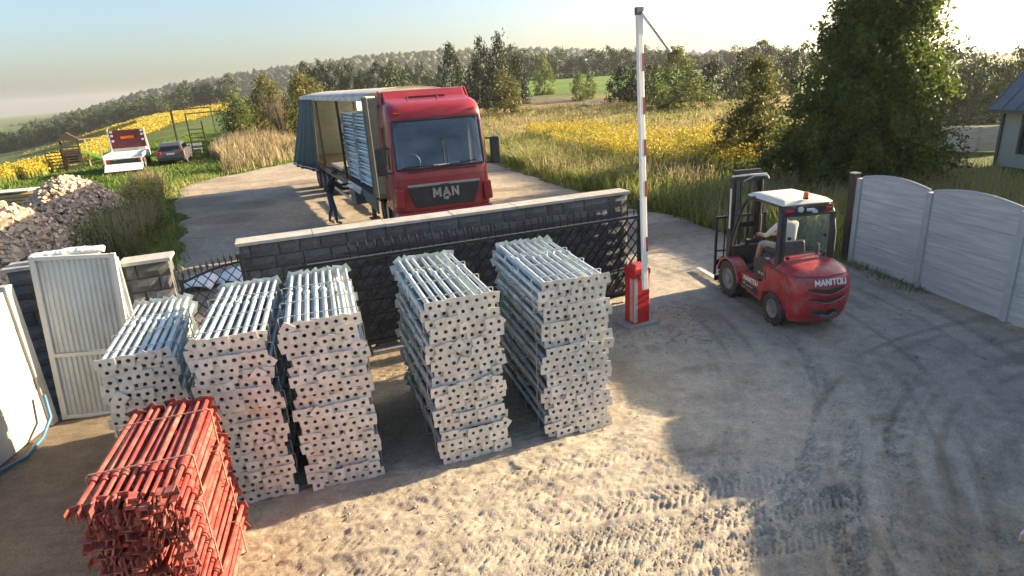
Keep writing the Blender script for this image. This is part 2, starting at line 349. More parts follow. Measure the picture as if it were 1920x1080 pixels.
def attr_mat(name, rough=0.95, scale=(0.6, 9.0), amp=0.5, bump=0.5, bdist=0.03):
    """ground material: soil/grass colour kinds come from a colour attribute, broken up by noise"""
    m = bpy.data.materials.new(name); m.use_nodes = True; t = m.node_tree; N = t.nodes; Lk = t.links
    b = N['Principled BSDF']; setin(b, 'Roughness', rough); setin(b, 'Specular IOR Level', 0.2)
    at = N.new('ShaderNodeAttribute'); at.attribute_name = 'soil'
    ge = N.new('ShaderNodeNewGeometry'); prev = at.outputs['Color']
    for k, s in enumerate(scale):
        no = N.new('ShaderNodeTexNoise'); no.inputs['Scale'].default_value = s; no.inputs['Detail'].default_value = 7; no.inputs['Roughness'].default_value = 0.62
        Lk.new(ge.outputs['Position'], no.inputs['Vector'])
        mr = N.new('ShaderNodeMapRange'); mr.inputs['From Min'].default_value = 0.3; mr.inputs['From Max'].default_value = 0.7
        mr.inputs['To Min'].default_value = 1 - amp; mr.inputs['To Max'].default_value = 1 + amp * 0.8
        Lk.new(no.outputs['Fac'], mr.inputs['Value'])
        mx = N.new('ShaderNodeVectorMath'); mx.operation = 'SCALE'; Lk.new(prev, mx.inputs[0]); Lk.new(mr.outputs[0], mx.inputs['Scale']); prev = mx.outputs[0]
    Lk.new(prev, b.inputs['Base Color'])
    n3 = N.new('ShaderNodeTexNoise'); n3.inputs['Scale'].default_value = 60; n3.inputs['Detail'].default_value = 10; n3.inputs['Roughness'].default_value = 0.75; Lk.new(ge.outputs['Position'], n3.inputs['Vector'])
    bp = N.new('ShaderNodeBump'); bp.inputs['Strength'].default_value = bump; bp.inputs['Distance'].default_value = bdist
    Lk.new(n3.outputs['Fac'], bp.inputs['Height']); Lk.new(bp.outputs[0], b.inputs['Normal'])
    MATS[name] = m
attr_mat('dirt', amp=0.2, scale=(0.5, 5.0, 40.0, 140.0), bump=0.75, bdist=0.025)
attr_mat('meadow_soil', amp=0.35, scale=(0.05, 0.5, 4.0), bump=0.8, bdist=0.1)
def set_col(me, C):
    a = me.color_attributes.new('soil', 'FLOAT_COLOR', 'POINT')
    A = np.ones((len(me.vertices), 4), np.float32); A[:, :3] = C; a.data.foreach_set('color', A.ravel())
def grid_mesh(name, X, Y, Z, mat, smooth=True):
    ny, nx = X.shape; V = np.stack([X, Y, Z], -1).reshape(-1, 3)
    i = (np.arange(ny - 1)[:, None] * nx + np.arange(nx - 1)[None, :]).ravel()
    return np_mesh(name, V, np.stack([i, i + 1, i + 1 + nx, i + nx], 1), mat, smooth=smooth)

# --- meadow: one sheet to the horizon
def warp(a, lo, hi, n): 
    t = np.linspace(-1, 1, n); s = np.sinh(t * a) / np.sinh(a); return np.where(s < 0, -s * lo, s * hi)
xs = warp(6.0, -3500, 3500, 260); ys = np.concatenate([np.linspace(-400, -20, 8), np.linspace(-15, 120, 150), 120 + 3400 * (np.linspace(0.01, 1, 90) ** 2.2)])
X, Y = np.meshgrid(xs, ys); Z = tz(X, Y) + 0.03 * (vnoise(X * .7, Y * .7, 3) - .5) * sstep(14, 24, np.hypot(X, Y)) + 0.25 * (vnoise(X * .05, Y * .05, 5) - .5) * sstep(45, 90, Y)
me = grid_mesh('meadow', X, Y, Z, 'meadow_soil')
def lerp(a, b, t): return a * (1 - t[..., None]) + b * t[..., None]
G1 = np.array((.115, .15, .035)); G2 = np.array((.075, .115, .022)); DRY = np.array((.23, .185, .085)); SOIL = np.array((.16, .125, .095)); BRI = np.array((.12, .21, .025))
C = np.broadcast_to(G1, X.shape + (3,)).copy()
C = lerp(C, G2, sstep(.4, .7, vnoise(X * .06, Y * .06, 9)))
C = lerp(C, DRY, sstep(-9, -3, X) * sstep(24, 32, Y) * (1 - sstep(95, 125, Y)) * (1 - sstep(16, 30, X - .3 * Y)))
C = lerp(C, BRI, sstep(128, 142, Y) * (1 - sstep(420, 480, Y)) * sstep(-8, 6, X) * (1 - sstep(.25, .35, X / np.maximum(Y, 1))))
sd_ = np.abs((Y - (112 - 2.2 * (X - 8))) ); C = lerp(C, SOIL, (1 - sstep(4, 11, sd_)) * sstep(2, 6, X) * (1 - sstep(20, 26, X)))
set_col(me, C.reshape(-1, 3)); tag(mobj('meadow', me), 'rolling meadow of green and dry grass running to the horizon', kind='structure')

# --- yard: trampled dirt with tyre tracks pressed into it
RUT = []   # circular arcs: cx, cy, radius, half width, pitch, slant, depth, a0, a1
def rut(cx, cy, r, hw=.15, pitch=.085, slant=.7, dep=.026, a0=-400, a1=400): RUT.append((cx, cy, r, hw, pitch, slant, dep, a0, a1))
for k, (yy, dep) in enumerate(((3.05, .022), (3.36, .024), (3.72, .026), (4.02, .028), (4.30, .026), (4.66, .024), (4.98, .022), (5.25, .02))):
    rut(-1.0 - k * .6, yy + 38 + .6 * (k % 2), 38 + .6 * (k % 2), .17, .062 + .006 * (k % 3), .55, dep, -96, -80)
for k, (cx, cy, r) in enumerate(((-3.2, 8.4, 6.1), (-3.2, 8.4, 7.3), (-2.6, 9.6, 7.0), (-2.4, 9.9, 8.3), (7.6, 3.6, 5.3), (7.6, 3.6, 4.1), (-4.6, 9.8, 9.6), (8.8, 1.6, 6.6), (8.8, 1.6, 5.4), (-1.2, 12.2, 8.1))):
    rut(cx, cy, r, .14, 0.058 + .006 * (k % 3), .6 if k % 2 else -.6, .02 + .003 * (k % 3), -75 if cx < 0 else 60, 20 if cx < 0 else 215)
gx = np.concatenate([np.arange(-11, -4.6, .1), np.arange(-4.6, 5.6, .024), np.arange(5.6, 9.6, .06)])
gy = np.concatenate([np.arange(-6, 2.5, .25), np.arange(2.5, 8.6, .024), np.arange(8.6, 14.2, .05)])
X, Y = np.meshgrid(gx, gy)
Z = .03 * (vnoise(X * .9, Y * .9, 1) - .5) + .016 * (vnoise(X * 4, Y * 4, 2) - .5) + .008 * (vnoise(X * 6, Y * 9, 6) - .5) + .016 * (vnoise((X + .25 * Y) * 9, (Y - .25 * X) * 24, 8) - .5) + .016 * (vnoise((X - .1 * Y) * 22, (Y + .1 * X) * 33, 18) - .5)
wear = np.zeros_like(X)
for cx, cy, r, hw, pitch, slant, dep, a0, a1 in RUT:
    dx = X - cx; dy = Y - cy; rr = np.hypot(dx, dy); d = rr - r + .05 * (vnoise(X * .8, Y * .8, 17) - .5); th = np.degrees(np.arctan2(dy, dx)); th = np.where((th < 0) & (a0 >= 0), th + 360, th)
    s = np.radians(th) * r
    w = (1 - sstep(hw * .75, hw * 1.05, np.abs(d))) * ((th > a0) & (th < a1)) * (.3 + .7 * sstep(.2, .6, vnoise(X * .5 + cx, Y * .5, 21)))
    ph = (s + slant * np.abs(d)) / pitch + .5 * (d > 0) + .5 * (vnoise(X * 3, Y * 3, 31) - .5)
    lug = sstep(.25, .6, np.abs(((ph % 1) - .5) * 2))
    Z += w * (.6 * dep * (lug - .6)) * (.55 + .9 * vnoise(X * 1.7, Y * 1.7, 4)) + .010 * np.exp(-((np.abs(d) - hw * 1.15) / .035) ** 2) * ((th > a0) & (th < a1))
    wear = np.maximum(wear, w * .5)
ra = np.hypot(X + 3.0, Y - 8.8); ta_ = np.arctan2(Y - 8.8, X + 3.0); swirl = vnoise(ra * 7.5, ta_ * 2.2, 51) * sstep(3.6, 4.8, ra)
rb = np.hypot(X - 8.2, Y - 2.8); tb_ = np.arctan2(Y - 2.8, X - 8.2); swirl2 = vnoise(rb * 8, tb_ * 2.5, 52) * (1 - sstep(6, 7, rb))
Z += .014 * (swirl - .5) + .012 * (swirl2 - .5)
Z *= 1 - .6 * sstep(8.2, 9.2, Y)
edge = np.minimum(np.minimum(X + 11, 9.6 - X) / 1.0, (14.2 - Y) / 1.0); Z -= .07 * (1 - sstep(0, 1, edge))
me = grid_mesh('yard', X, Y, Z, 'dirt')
C = np.broadcast_to(np.array((.42, .34, .235)), X.shape + (3,)).copy()
C = lerp(C, np.array((.29, .235, .175)), sstep(.45, .8, vnoise(X * .5, Y * .5, 12)) * .7)
C = lerp(C, np.array((.46, .42, .355)), sstep(.5, .85, vnoise(X * .33 + 4, Y * .33, 15)) * .7)
C = lerp(C, np.array((.20, .165, .13)), sstep(.55, .9, vnoise(X * 2.6, Y * 2.6, 19)) * .35)
C = lerp(C, np.array((.46, .41, .335)), sstep(.55, .9, swirl) * .75); C = lerp(C, np.array((.25, .205, .15)), sstep(.55, .95, swirl2) * .55); C = lerp(C, np.array((.22, .18, .13)), (1 - sstep(.1, .3, swirl)) * sstep(4.8, 5.2, ra) * .4)
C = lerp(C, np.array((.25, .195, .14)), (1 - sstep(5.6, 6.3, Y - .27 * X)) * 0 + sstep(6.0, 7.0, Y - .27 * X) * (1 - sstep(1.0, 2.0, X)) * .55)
C = lerp(C, np.array((.20, .16, .12)), sstep(3.1, 3.9, -X + .1 * vnoise(X * 3, Y * 3, 77) + .8 * vnoise(X, Y, 78) - .4) * .8)  # dark brown soil at the left, with the stacks' shade painted in
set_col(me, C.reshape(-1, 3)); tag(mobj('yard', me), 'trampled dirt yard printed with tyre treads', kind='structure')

# --- dirt road and lot beyond the wall
rows = [(9, -8.5, 8), (11, -8.5, 8), (13.3, -8.2, 6.2), (17, -9.7, 5.4), (19, -10.6, 4.3), (23, -12.7, 3.0), (27, -14.8, 1.5), (31.7, -16.8, 0), (34, -15.9, -.6), (40, -13.2, -3), (46, -13, -7), (52, -13.5, -9)]
yr = np.linspace(9, 52, 330); xl = np.interp(yr, [r_[0] for r_ in rows], [r_[1] for r_ in rows]); xr = np.interp(yr, [r_[0] for r_ in rows], [r_[2] for r_ in rows])
xl = xl + .5 * (vnoise(yr * .9, yr * 0, 2) - .5); xr = xr + .5 * (vnoise(yr * .9, yr * 0 + 9, 2) - .5)
U = np.linspace(0, 1, 200); X = xl[:, None] * (1 - U) + xr[:, None] * U; Y = np.broadcast_to(yr[:, None], X.shape)
Z = -.03 + .03 * (vnoise(X * .8, Y * .8, 41) - .5) + .022 * (vnoise(X * 3.2, Y * 3.2, 42) - .5) - .07 * (1 - sstep(0, .05, np.minimum(U, 1 - U)[None, :]))
me = grid_mesh('dirt_road', X, Y, Z, 'dirt')
C = np.broadcast_to(np.array((.40, .335, .255)), X.shape + (3,)).copy(); C = lerp(C, np.array((.26, .215, .16)), sstep(.4, .8, vnoise(X * .4, Y * 1.1, 14)) * .8)
set_col(me, C.reshape(-1, 3)); tag(mobj('dirt_road', me), 'sandy road and lot behind the stone wall', kind='structure')

# --- loose stones
def scatter_stones(n, xr_, yr_, s0, s1, zf):
    p = RNG.uniform((xr_[0], yr_[0]), (xr_[1], yr_[1]), (n, 2)); s = s0 + (s1 - s0) * RNG.random(n) ** 3
    base = np.array([(0, 0, 1), (1, 0, 0), (0, 1, 0), (-1, 0, 0), (0, -1, 0), (0, 0, -.6)]); fb = np.array([(0, 1, 2), (0, 2, 3), (0, 3, 4), (0, 4, 1), (5, 2, 1), (5, 3, 2), (5, 4, 3), (5, 1, 4)])
    V = base[None] * RNG.uniform(.5, 1.3, (n, 6, 1)) * s[:, None, None]; a = RNG.uniform(0, 6.28, n); ca, sa = np.cos(a)[:, None], np.sin(a)[:, None]
    V = np.stack([V[..., 0] * ca - V[..., 1] * sa, V[..., 0] * sa + V[..., 1] * ca, V[..., 2] * .6], -1); V[..., :2] += p[:, None]; V[..., 2] += zf
    return V.reshape(-1, 3), (fb[None] + 6 * np.arange(n)[:, None, None]).reshape(-1, 3)
V1, F1 = scatter_stones(3500, (-4.5, 7.5), (2.6, 11), .004, .022, 0.004); V2, F2 = scatter_stones(900, (5.0, 7.6), (4, 12), .006, .04, 0.0); V3, F3 = scatter_stones(500, (1.6, 3.4), (8.6, 10.2), .01, .04, 0.0)
tag(mobj('gravel', np_mesh('gravel', np.concatenate([V1, V2, V3]), np.concatenate([F1, F2 + len(V1), F3 + len(V1) + len(V2)]), 'pebble')), 'loose pebbles and grit scattered over the dirt yard', 'gravel', kind='stuff')

# --- far hill with forest
hx = np.array([-1600, -753, -704, -643, -580, -468, -332, -213, -96, 50, 197, 420, 737, 1600]); hz = np.array([-60, -35, -26, -19, -9, 17, 31, 39, 42, 36, 23, 6, -15, -30])
xs = np.linspace(-1500, 1500, 320); ys = np.linspace(0, 1, 26)
X, T = np.meshgrid(xs, ys); Y = 620 + 620 * T; top = np.interp(X, hx * 1.0, hz)
Z = np.where(T < .5, -40 + (top + 40) * sstep(0, .5, T) ** .8, top) + 3 * (vnoise(X * .01, Y * .01, 7) - .5)
Z = np.minimum(Z, top * (Y / 900))
me = grid_mesh('hill', X, Y, Z, 'hill_leaf'); tag(mobj('hill', me), 'long low hill on the horizon', kind='structure')
n = 9000; px = RNG.uniform(-1200, 1000, n); tt = RNG.uniform(.05, .56, n); py = 620 + 620 * tt; tp = np.interp(px, hx, hz)
pz = np.minimum(np.where(tt < .5, -40 + (tp + 40) * sstep(0, .5, tt) ** .8, tp), tp * py / 900)
s = RNG.uniform(4, 7.5, n); an = np.arange(6) * PI / 3; ring = np.stack([np.cos(an), np.sin(an)], 1)
base = np.concatenate([np.c_[ring * 1.0, np.full(6, .3)], np.c_[ring * .75, np.full(6, 1.1)], [[0, 0, 1.65]]]); fb = [(i, (i + 1) % 6, 6 + (i + 1) % 6) for i in range(6)] + [(i, 6 + (i + 1) % 6, 6 + i) for i in range(6)] + [(6 + i, 6 + (i + 1) % 6, 12) for i in range(6)]
V = base[None] * s[:, None, None] * RNG.uniform(.75, 1.25, (n, 13, 1)); V += np.stack([px, py, pz - 2], 1)[:, None]
F = (np.array(fb)[None] + 13 * np.arange(n)[:, None, None]).reshape(-1, 3)
tag(mobj('forest', np_mesh('forest', V.reshape(-1, 3), F, 'hill_leaf')), 'dark forest covering the far hill', 'forest', kind='stuff')

# ================================================================== WALLS, GATES, FENCES
def block_mesh(k):
    """split-faced stone: unit width 1 (x), height 1 (z), front at y=0, rough face"""
    rg = random.Random(100 + k); nx, nz = 4, 3; m = MB(); V = []; F = []
    for j in range(nz):
        for i in range(nx):
            u, w = i / (nx - 1), j / (nz - 1); e = i in (0, nx - 1) or j in (0, nz - 1)
            V.append((u, .03 if e else -.002 - .014 * rg.random(), w))
    for j in range(nz - 1):
        for i in range(nx - 1): a = j * nx + i; F.append((a, a + 1, a + 1 + nx, a + nx))
    n = len(V); V += [(0, .12, 0), (1, .12, 0), (1, .12, 1), (0, .12, 1)]
    F += [(0, n, n + 3, (nz - 1) * nx), (nx - 1, n + 1, n + 2, nz * nx - 1), (0, nx - 1, n + 1, n), ((nz - 1) * nx, nz * nx - 1, n + 2, n + 3)]
    m.add(V, F); me = m.mesh('stone_block'); me.materials.append(MT('stone_block')); return me
BLK = [block_mesh(k) for k in range(6)]
COPE = MB().box((.5, 0, .035), (.992, .40, .045)).mesh('coping_slab'); COPE.materials.append(MT('coping'))
def stone_wall(root, x0, x1, h, bw=.40, bh=.195, depth=.36, caps=True):
    MB().box(((x0 + x1) / 2, depth / 2 + .02, h / 2), (x1 - x0 - .02, depth - .05, h - .01)).build('mortar_core', 'mortar', root)
    rows_ = int(round(h / bh)); bh = h / rows_
    for j in range(rows_):
        x = x0; first = True
        while x < x1 - .02:
            w = bw * (.5 if (first and j % 2) else 1.0) * random.choice((1, 1, .75, 1.2)); w = min(w, x1 - x)
            if x1 - x - w < .12: w = x1 - x
            inst('stone', random.choice(BLK), root, (x + .006, -.01 - .014 * random.random(), j * bh + .005), (0, 0, 0), (w - .012, 1, bh - .01)); x += w; first = False
    if caps:
        k = max(1, int(round((x1 - x0 + .08) / 1.05))); L = (x1 - x0 + .08) / k
        for i in range(k): inst('coping_slab', COPE, root, (x0 - .04 + i * L, depth / 2 - .02, h), (0, R(random.uniform(-.25, .25)), 0), (L, 1, 1))
WA = R(19.4)
wall = thing('stone_wall', 'long dark split-stone wall with pale coping slabs behind the sliding gate', 'wall', (-3.95, 8.72, 0), WA)
stone_wall(wall, 0, 6.5, 1.93)
pil = thing('stone_pillar', 'short dark stone pillar with pale cap between white metal door and wicket gate', 'pillar', (-5.22, 7.98, 0), WA)
stone_wall(pil, 0, .56, 1.93)
pil2 = thing('stone_wall', 'short dark stone wall behind the white metal door', 'wall', (-6.42, 7.56, 0), WA)
stone_wall(pil2, 0, .95, 2.06)

def clipline(p, d, x0, x1, z0, z1):
    t0, t1 = -99, 99
    for a, b, lo, hi in ((p[0], d[0], x0, x1), (p[1], d[1], z0, z1)):
        ta, tb = (lo - a) / b, (hi - a) / b
        if ta > tb: ta, tb = tb, ta
        t0, t1 = max(t0, ta), min(t1, tb)
    return (p[0] + d[0] * t0, p[1] + d[1] * t0), (p[0] + d[0] * t1, p[1] + d[1] * t1), t1 - t0
def spear(root, x, z, s=1.0):
    m = MB(); m.lathe([(.011 * s, 0), (.011 * s, .07 * s), (.026 * s, .09 * s), (.022 * s, .12 * s), (.001, .21 * s)], (x, 0, z), 'z', 6); m.build('spear_tip', 'black_steel', root)
def lattice(root, x0, x1, z0, z1, pitch, w=.026, slope=1.25, topf=None):
    for sgn in (1, -1):
        off = -.009 * sgn; x = x0 - (z1 - z0) / slope - pitch
        while x < x1 + (z1 - z0) / slope + pitch:
            a, b, L = clipline((x, z0 if sgn > 0 else z1), (1.0, slope * sgn), x0, x1, z0, z1)
            if L > .05:
                if topf:
                    hi, lo = (a, b) if a[1] > b[1] else (b, a); n_ = 30
                    for q in range(n_):
                        f = q / n_; pt = (hi[0] + (lo[0] - hi[0]) * f, hi[1] + (lo[1] - hi[1]) * f)
                        if pt[1] <= topf(pt[0]): break
                    a, b = pt, lo
                if math.hypot(a[0] - b[0], a[1] - b[1]) > .05:
                    MB().bar((a[0], off, a[1]), (b[0], off, b[1]), w, .012).build('lattice_bar', 'black_steel', root)
            x += pitch
gate = thing('sliding_gate', 'open black steel sliding gate with diamond lattice and spear tips in front of stone wall', 'gate', (-3.95 + .26 * math.sin(WA), 8.72 - .26 * math.cos(WA), 0), WA)
GX0, GX1, GZ0, GZ1 = 1.45, 6.62, .22, 1.56
for nm, a, b, w in (('top_rail', (.62, 0, GZ1), (GX1, 0, GZ1), .05), ('bottom_rail', (.5, 0, .17), (GX1, 0, .17), .09), ('stile', (GX1 - .03, 0, .1), (GX1 - .03, 0, 1.86), .075), ('stile', (GX0, 0, .2), (GX0, 0, GZ1), .05),
                    ('brace', (GX0 - .02, 0, GZ1 - .03), (.55, 0, .22), .045), ('upper_rail', (GX0, 0, 1.66), (GX1, 0, 1.66), .022), ('mid_rail', (GX0, 0, .62), (GX1, 0, .62), .03)):
    MB().bar(a, b, w, w * .8).build(nm, 'black_steel', gate, bevel=.004)
MB().bar((.9, 0, 1.587), (GX1 - .04, 0, 1.587), .036, .006).build('rail_edge', 'silver', gate)
lattice(gate, GX0, GX1 - .06, .62, GZ1, .175, .034)
lattice(gate, GX0, GX1 - .06, GZ0, .62, .175, .034)
xx = GX0 + .08
while xx < GX1 - .08:
    MB().bar((xx, 0, GZ1), (xx, 0, 1.68), .014).build('picket', 'black_steel', gate); spear(gate, xx, 1.66, .85); xx += .13
for xx in (1.9, 4.4):
    b = thing('gate_roller', 'grey steel roller block under the sliding gate, ' + ('at the tail end' if xx < 3 else 'between two prop stacks'), 'roller block', (-3.95 + .26 * math.sin(WA) + xx * math.cos(WA), 8.72 - .26 * math.cos(WA) + xx * math.sin(WA), 0), WA)
    MB().box((0, 0, .02), (.5, .3, .08)).build('base_plate', 'plinth', b, bevel=.01); MB().prism([(-.2, .06), (.2, .06), (.14, .13), (-.14, .13)], -.06, .06, 'y').build('roller_housing', 'dark_grey', b, bevel=.008)

wick = thing('wicket_gate', 'small black wicket gate with arched top, diamond lattice and spear tips', 'gate', (-4.66, 8.30, 0), R(22))
def arch(x): return 1.56 + .18 * math.sin(max(0, min(1, x / .82)) * PI * .5)
WW = .82
MB().bar((0, 0, .05), (0, 0, 1.62), .05).build('stile', 'black_steel', wick); MB().bar((WW, 0, .05), (WW, 0, 1.86), .05).build('stile', 'black_steel', wick)
MB().bar((0, 0, .1), (WW, 0, .1), .05).build('bottom_rail', 'black_steel', wick); MB().bar((0, 0, .62), (WW, 0, .62), .035).build('mid_rail', 'black_steel', wick)
MB().tube([(WW * i / 10, 0, arch(WW * i / 10)) for i in range(11)], .02, 6).build('arched_rail', 'black_steel', wick)
lattice(wick, .02, WW - .02, .1, 1.74, .155, .02, 1.2, arch)
for i in range(10): xx = .04 + i * .082; spear(wick, xx, arch(xx), .85)
for k, (sx, sy) in enumerate(((-7.0, 13.3), (-6.35, 13.6))):
    m = MB(); rg = random.Random(k); V = []; F = []
    for j in range(7):
        for i in range(7): V.append((sx + (i / 6 - .5) * .75 + rg.uniform(-.02, .02), sy + (j / 6 - .5) * .9 + rg.uniform(-.02, .02), .02 + .22 * max(0, 1 - ((i - 3) ** 2 + (j - 3) ** 2) / 14) + rg.uniform(0, .07)))
    for j in range(6):
        for i in range(6): a = j * 7 + i; F.append((a, a + 1, a + 8, a + 7))
    tag(m.add(V, F).build('plastic_sheet', 'tarp_white', smooth=70, solid=.012), 'crumpled white plastic sheet on the road seen through the wicket gate', 'sheet', 'white sheets behind the wicket gate')

# --- right concrete fence
FD = Vector((.148, -.989, 0)); FA = math.atan2(FD.y, FD.x)
fence = thing('concrete_fence', 'grey concrete panel fence with arched tops along the right of the yard', 'fence', (7.08, 12.05, 0), FA)
PW = 1.72
def slab(L, h, arch_h=0.0):
    m = MB(); n = 13; bot = [(L * i / (n - 1), 0) for i in range(n)]; top = [(L * i / (n - 1), h + arch_h * math.sin(PI * i / (n - 1))) for i in range(n)]
    m.prism(bot + top[::-1], -.025, .025, 'y'); me = m.mesh('panel'); me.materials.append(MT('concrete_panel')); return me
SL, ST = slab(PW - .1, .435), slab(PW - .1, .40, .10)
PST = MB().box((0, 0, .86), (.12, .12, 1.72)).mesh('post'); PST.materials.append(MT('concrete_post'))
CAPM = MB().tube([(L_, 0, .40 + .10 * math.sin(PI * L_ / (PW - .1)) + .012) for L_ in np.linspace(0, PW - .1, 13)], .03, 6).mesh('panel_rim'); CAPM.materials.append(MT('concrete_post'))
for i in range(10):
    for j in range(3): inst('panel', SL, fence, (i * PW + .05, .004 * (j % 2), .01 + j * .441))
    t_ = inst('panel', ST, fence, (i * PW + .05, .002, .01 + 3 * .441)); inst('panel_rim', CAPM, t_)
    inst('post', PST, fence, (i * PW, 0, 0))
pb = thing('gate_post', 'black steel post with a notched edge at the end of the concrete fence', 'post', (7.02, 12.2, 0), FA)
MB().box((0, 0, .9), (.14, .12, 1.8)).build('upright', 'black_steel', pb, bevel=.006)
for i in range(9): MB().box((-.085, 0, .3 + i * .17), (.03, .05, .06)).build('hinge_lug', 'black_steel', pb)
MB().box((0, 0, 1.812), (.16, .14, .02)).build('cap', 'silver', pb)

# --- left pale concrete fence
lf = thing('concrete_fence', 'pale sunlit concrete panel fence at the left edge of the yard', 'fence', (-6.32, 7.34, 0), R(-87))
LS = MB().box((.92, 0, .235), (1.83, .05, .468)).mesh('panel'); LS.materials.append(MT('concrete_pale'))
LP = MB().box((0, 0, .98), (.13, .13, 1.96)).mesh('post'); LP.materials.append(MT('concrete_pale'))
for i in range(4):
    for j in range(4): inst('panel', LS, lf, (i * 1.95 + .06, .003 * (j % 2), .01 + j * .474))
    inst('post', LP, lf, (i * 1.95, 0, 0))

# --- white corrugated door leaning
dr = thing('metal_door', 'white corrugated metal door leaf standing against dark stone wall', 'door', (-6.22, 7.44, 0), R(24))
dr.rotation_euler = (R(-3), R(4), R(12))
DW, DH = .98, 2.26
for nm, a, b, w in (('frame_stile', (.03, 0, 0), (.03, 0, DH), .065), ('frame_stile', (DW - .03, 0, 0), (DW - .03, 0, DH), .065), ('frame_rail', (.06, 0, DH - .03), (DW - .06, 0, DH - .03), .055), ('frame_rail', (.06, 0, .92), (DW - .06, 0, .92), .055), ('frame_rail', (.06, 0, .03), (DW - .06, 0, .03), .055)):
    MB().bar(a, b, w, .05).build(nm, 'sheet_frame', dr, bevel=.004)
def corr(x0, x1, z0, z1, y, amp=.011, pitch=.062):
    m = MB(); pts = []; x = x0
    while x < x1:
        for dx, dy in ((0, 0), (.35, 0), (.5, -1), (.85, -1)): pts.append((x + dx * pitch, y + dy * amp))
        x += pitch
    pts = [p for p in pts if p[0] <= x1]; rg = [[(p[0], p[1], z) for p in pts] for z in (z0, z1)]
    m.loft(rg, False, False, closed=False); return m
corr(.06, DW - .06, .95, DH - .05, .012).build('corrugated_sheet', 'sheet_white', dr, solid=.003)
corr(.06, DW - .06, .05, .89, .012).build('corrugated_sheet', 'sheet_white', dr, solid=.003)
MB().box((DW - .09, -.035, 1.0), (.035, .05, .16)).build('lock_box', 'silver', dr, bevel=.006)
df = thing('door_frame', 'pale steel door frame post beside the white metal door', 'post', (-5.25, 7.83, 0), R(24))
MB().box((0, 0, 1.05), (.09, .08, 2.1)).build('upright', 'sheet_frame', df, bevel=.005); MB().box((.07, .03, 1.05), (.04, .1, 2.1)).build('flange', 'galv', df)
rg = random.Random(3); V = []; F = []; nu, nv = 15, 8
for i in range(nu):
    for j in range(nv):
        a = 2 * PI * j / nv; rr = .07 * (1 - .55 * abs(i / (nu - 1) - .55) ** 1.5) * rg.uniform(.7, 1.2)
        V.append((i / (nu - 1) * .82, 1.6 * rr * math.cos(a), .055 + rr * .8 * math.sin(a)))
for i in range(nu - 1):
    for j in range(nv): F.append((i * nv + j, i * nv + (j + 1) % nv, (i + 1) * nv + (j + 1) % nv, (i + 1) * nv + j))
F += [tuple(range(nv)), tuple(range((nu - 1) * nv, nu * nv))]
tb = MB().add(V, F).build('rolled_tarp', 'tarp_white', smooth=80); tb.location = (-6.22, 7.80, 2.14); tb.rotation_euler = (0, 0, WA)
tag(tb, 'crumpled white tarp roll lying on the wall top above the white door', 'tarp')
m = MB(); m.tube([(-7.3, 5.3, .03), (-6.2, 6.05, .03), (-6.02, 6.5, .03), (-6.1, 6.9, .05), (-6.13, 7.15, .2), (-6.16, 7.2, .5)], .022, 8)
tag(m.build('hose', 'hose_blue', smooth=60), 'blue hose on the dirt at the foot of the pale fence', 'hose')
bm_ = thing('timber_beam', 'short sawn timber beam lying alone on the dirt yard', 'beam', (4.30, 4.05, .05), R(-57))
MB().box((.35, 0, 0), (1.0, .10, .09)).build('beam_body', 'wood_new', bm_, bevel=.006); MB().box((-.153, 0, 0), (.008, .096, .086)).build('end_grain', 'cream_paint', bm_)

# --- boom barrier
ba = thing('boom_barrier', 'red boom barrier cabinet with its white and red boom raised upright', 'barrier', (2.06, 9.5, 0), R(24))
MB().box((0.02, .05, .02), (.62, .5, .07)).build('plinth', 'plinth', ba, bevel=.015)
MB().box((0, 0, .47), (.31, .27, .84)).build('cabinet', 'barrier_red', ba, bevel=.02)
hd = MB(); hd.loft([[(-.165, -.145, .88), (.165, -.145, .88), (.165, .145, .88), (-.165, .145, .88)], [(-.165, -.145, 1.0), (.165, -.145, 1.0), (.165, .145, 1.0), (-.165, .145, 1.0)], [(-.09, -.08, 1.055), (.09, -.08, 1.055), (.09, .08, 1.055), (-.09, .08, 1.055)]])
hd.build('hood', 'barrier_red', ba, bevel=.02)
MB().box((-.118, -.1385, .46), (.05, .006, .76)).build('side_strip', 'silver', ba); MB().box((-.148, -.137, .46), (.012, .005, .76)).build('side_strip', 'decal_white', ba)
for i in range(3): MB().box((-.1565, -.10 + .035 * i, .46), (.004, .010, .74)).build('reflective_stripe', 'decal_white', ba)
MB().lathe([(.05, -.14), (.05, -.2)], (.0, 0, .86), 'y', 16).build('pivot', 'silver', ba)
def vrect(xa, za, xb, zb, w, d, y=-.215): return MB().loft([[(x + sx * w / 2, y + sy * d / 2, z) for sx, sy in ((-1, -1), (1, -1), (1, 1), (-1, 1))] for x, z in ((xa, za), (xb, zb))])
bo = vrect(.0, .66, -.15, 4.78, .105, .05).build('boom', 'boom_white', ba, bevel=.015, seg=3)
for z in (1.42, 2.30, 2.92, 3.52, 4.12): vrect(.036 - .0364 * (z - .78), z - .12, .036 - .0364 * (z - .54), z + .12, .036, .054).build('red_stripe', 'boom_red', bo)
MB().box((-.15, -.215, 4.79), (.11, .06, .10)).build('end_joint', 'dark_grey', bo)
MB().tube([(-.13, -.25, 4.77), (.42, -.2, 4.24)], .024, 8).build('folding_tip', 'silver', ba, smooth=60)
MB().tube([(-.12, -.25, 4.76), (.02, -.237, 4.625)], .03, 8).build('tip_sleeve', 'boom_white', ba)

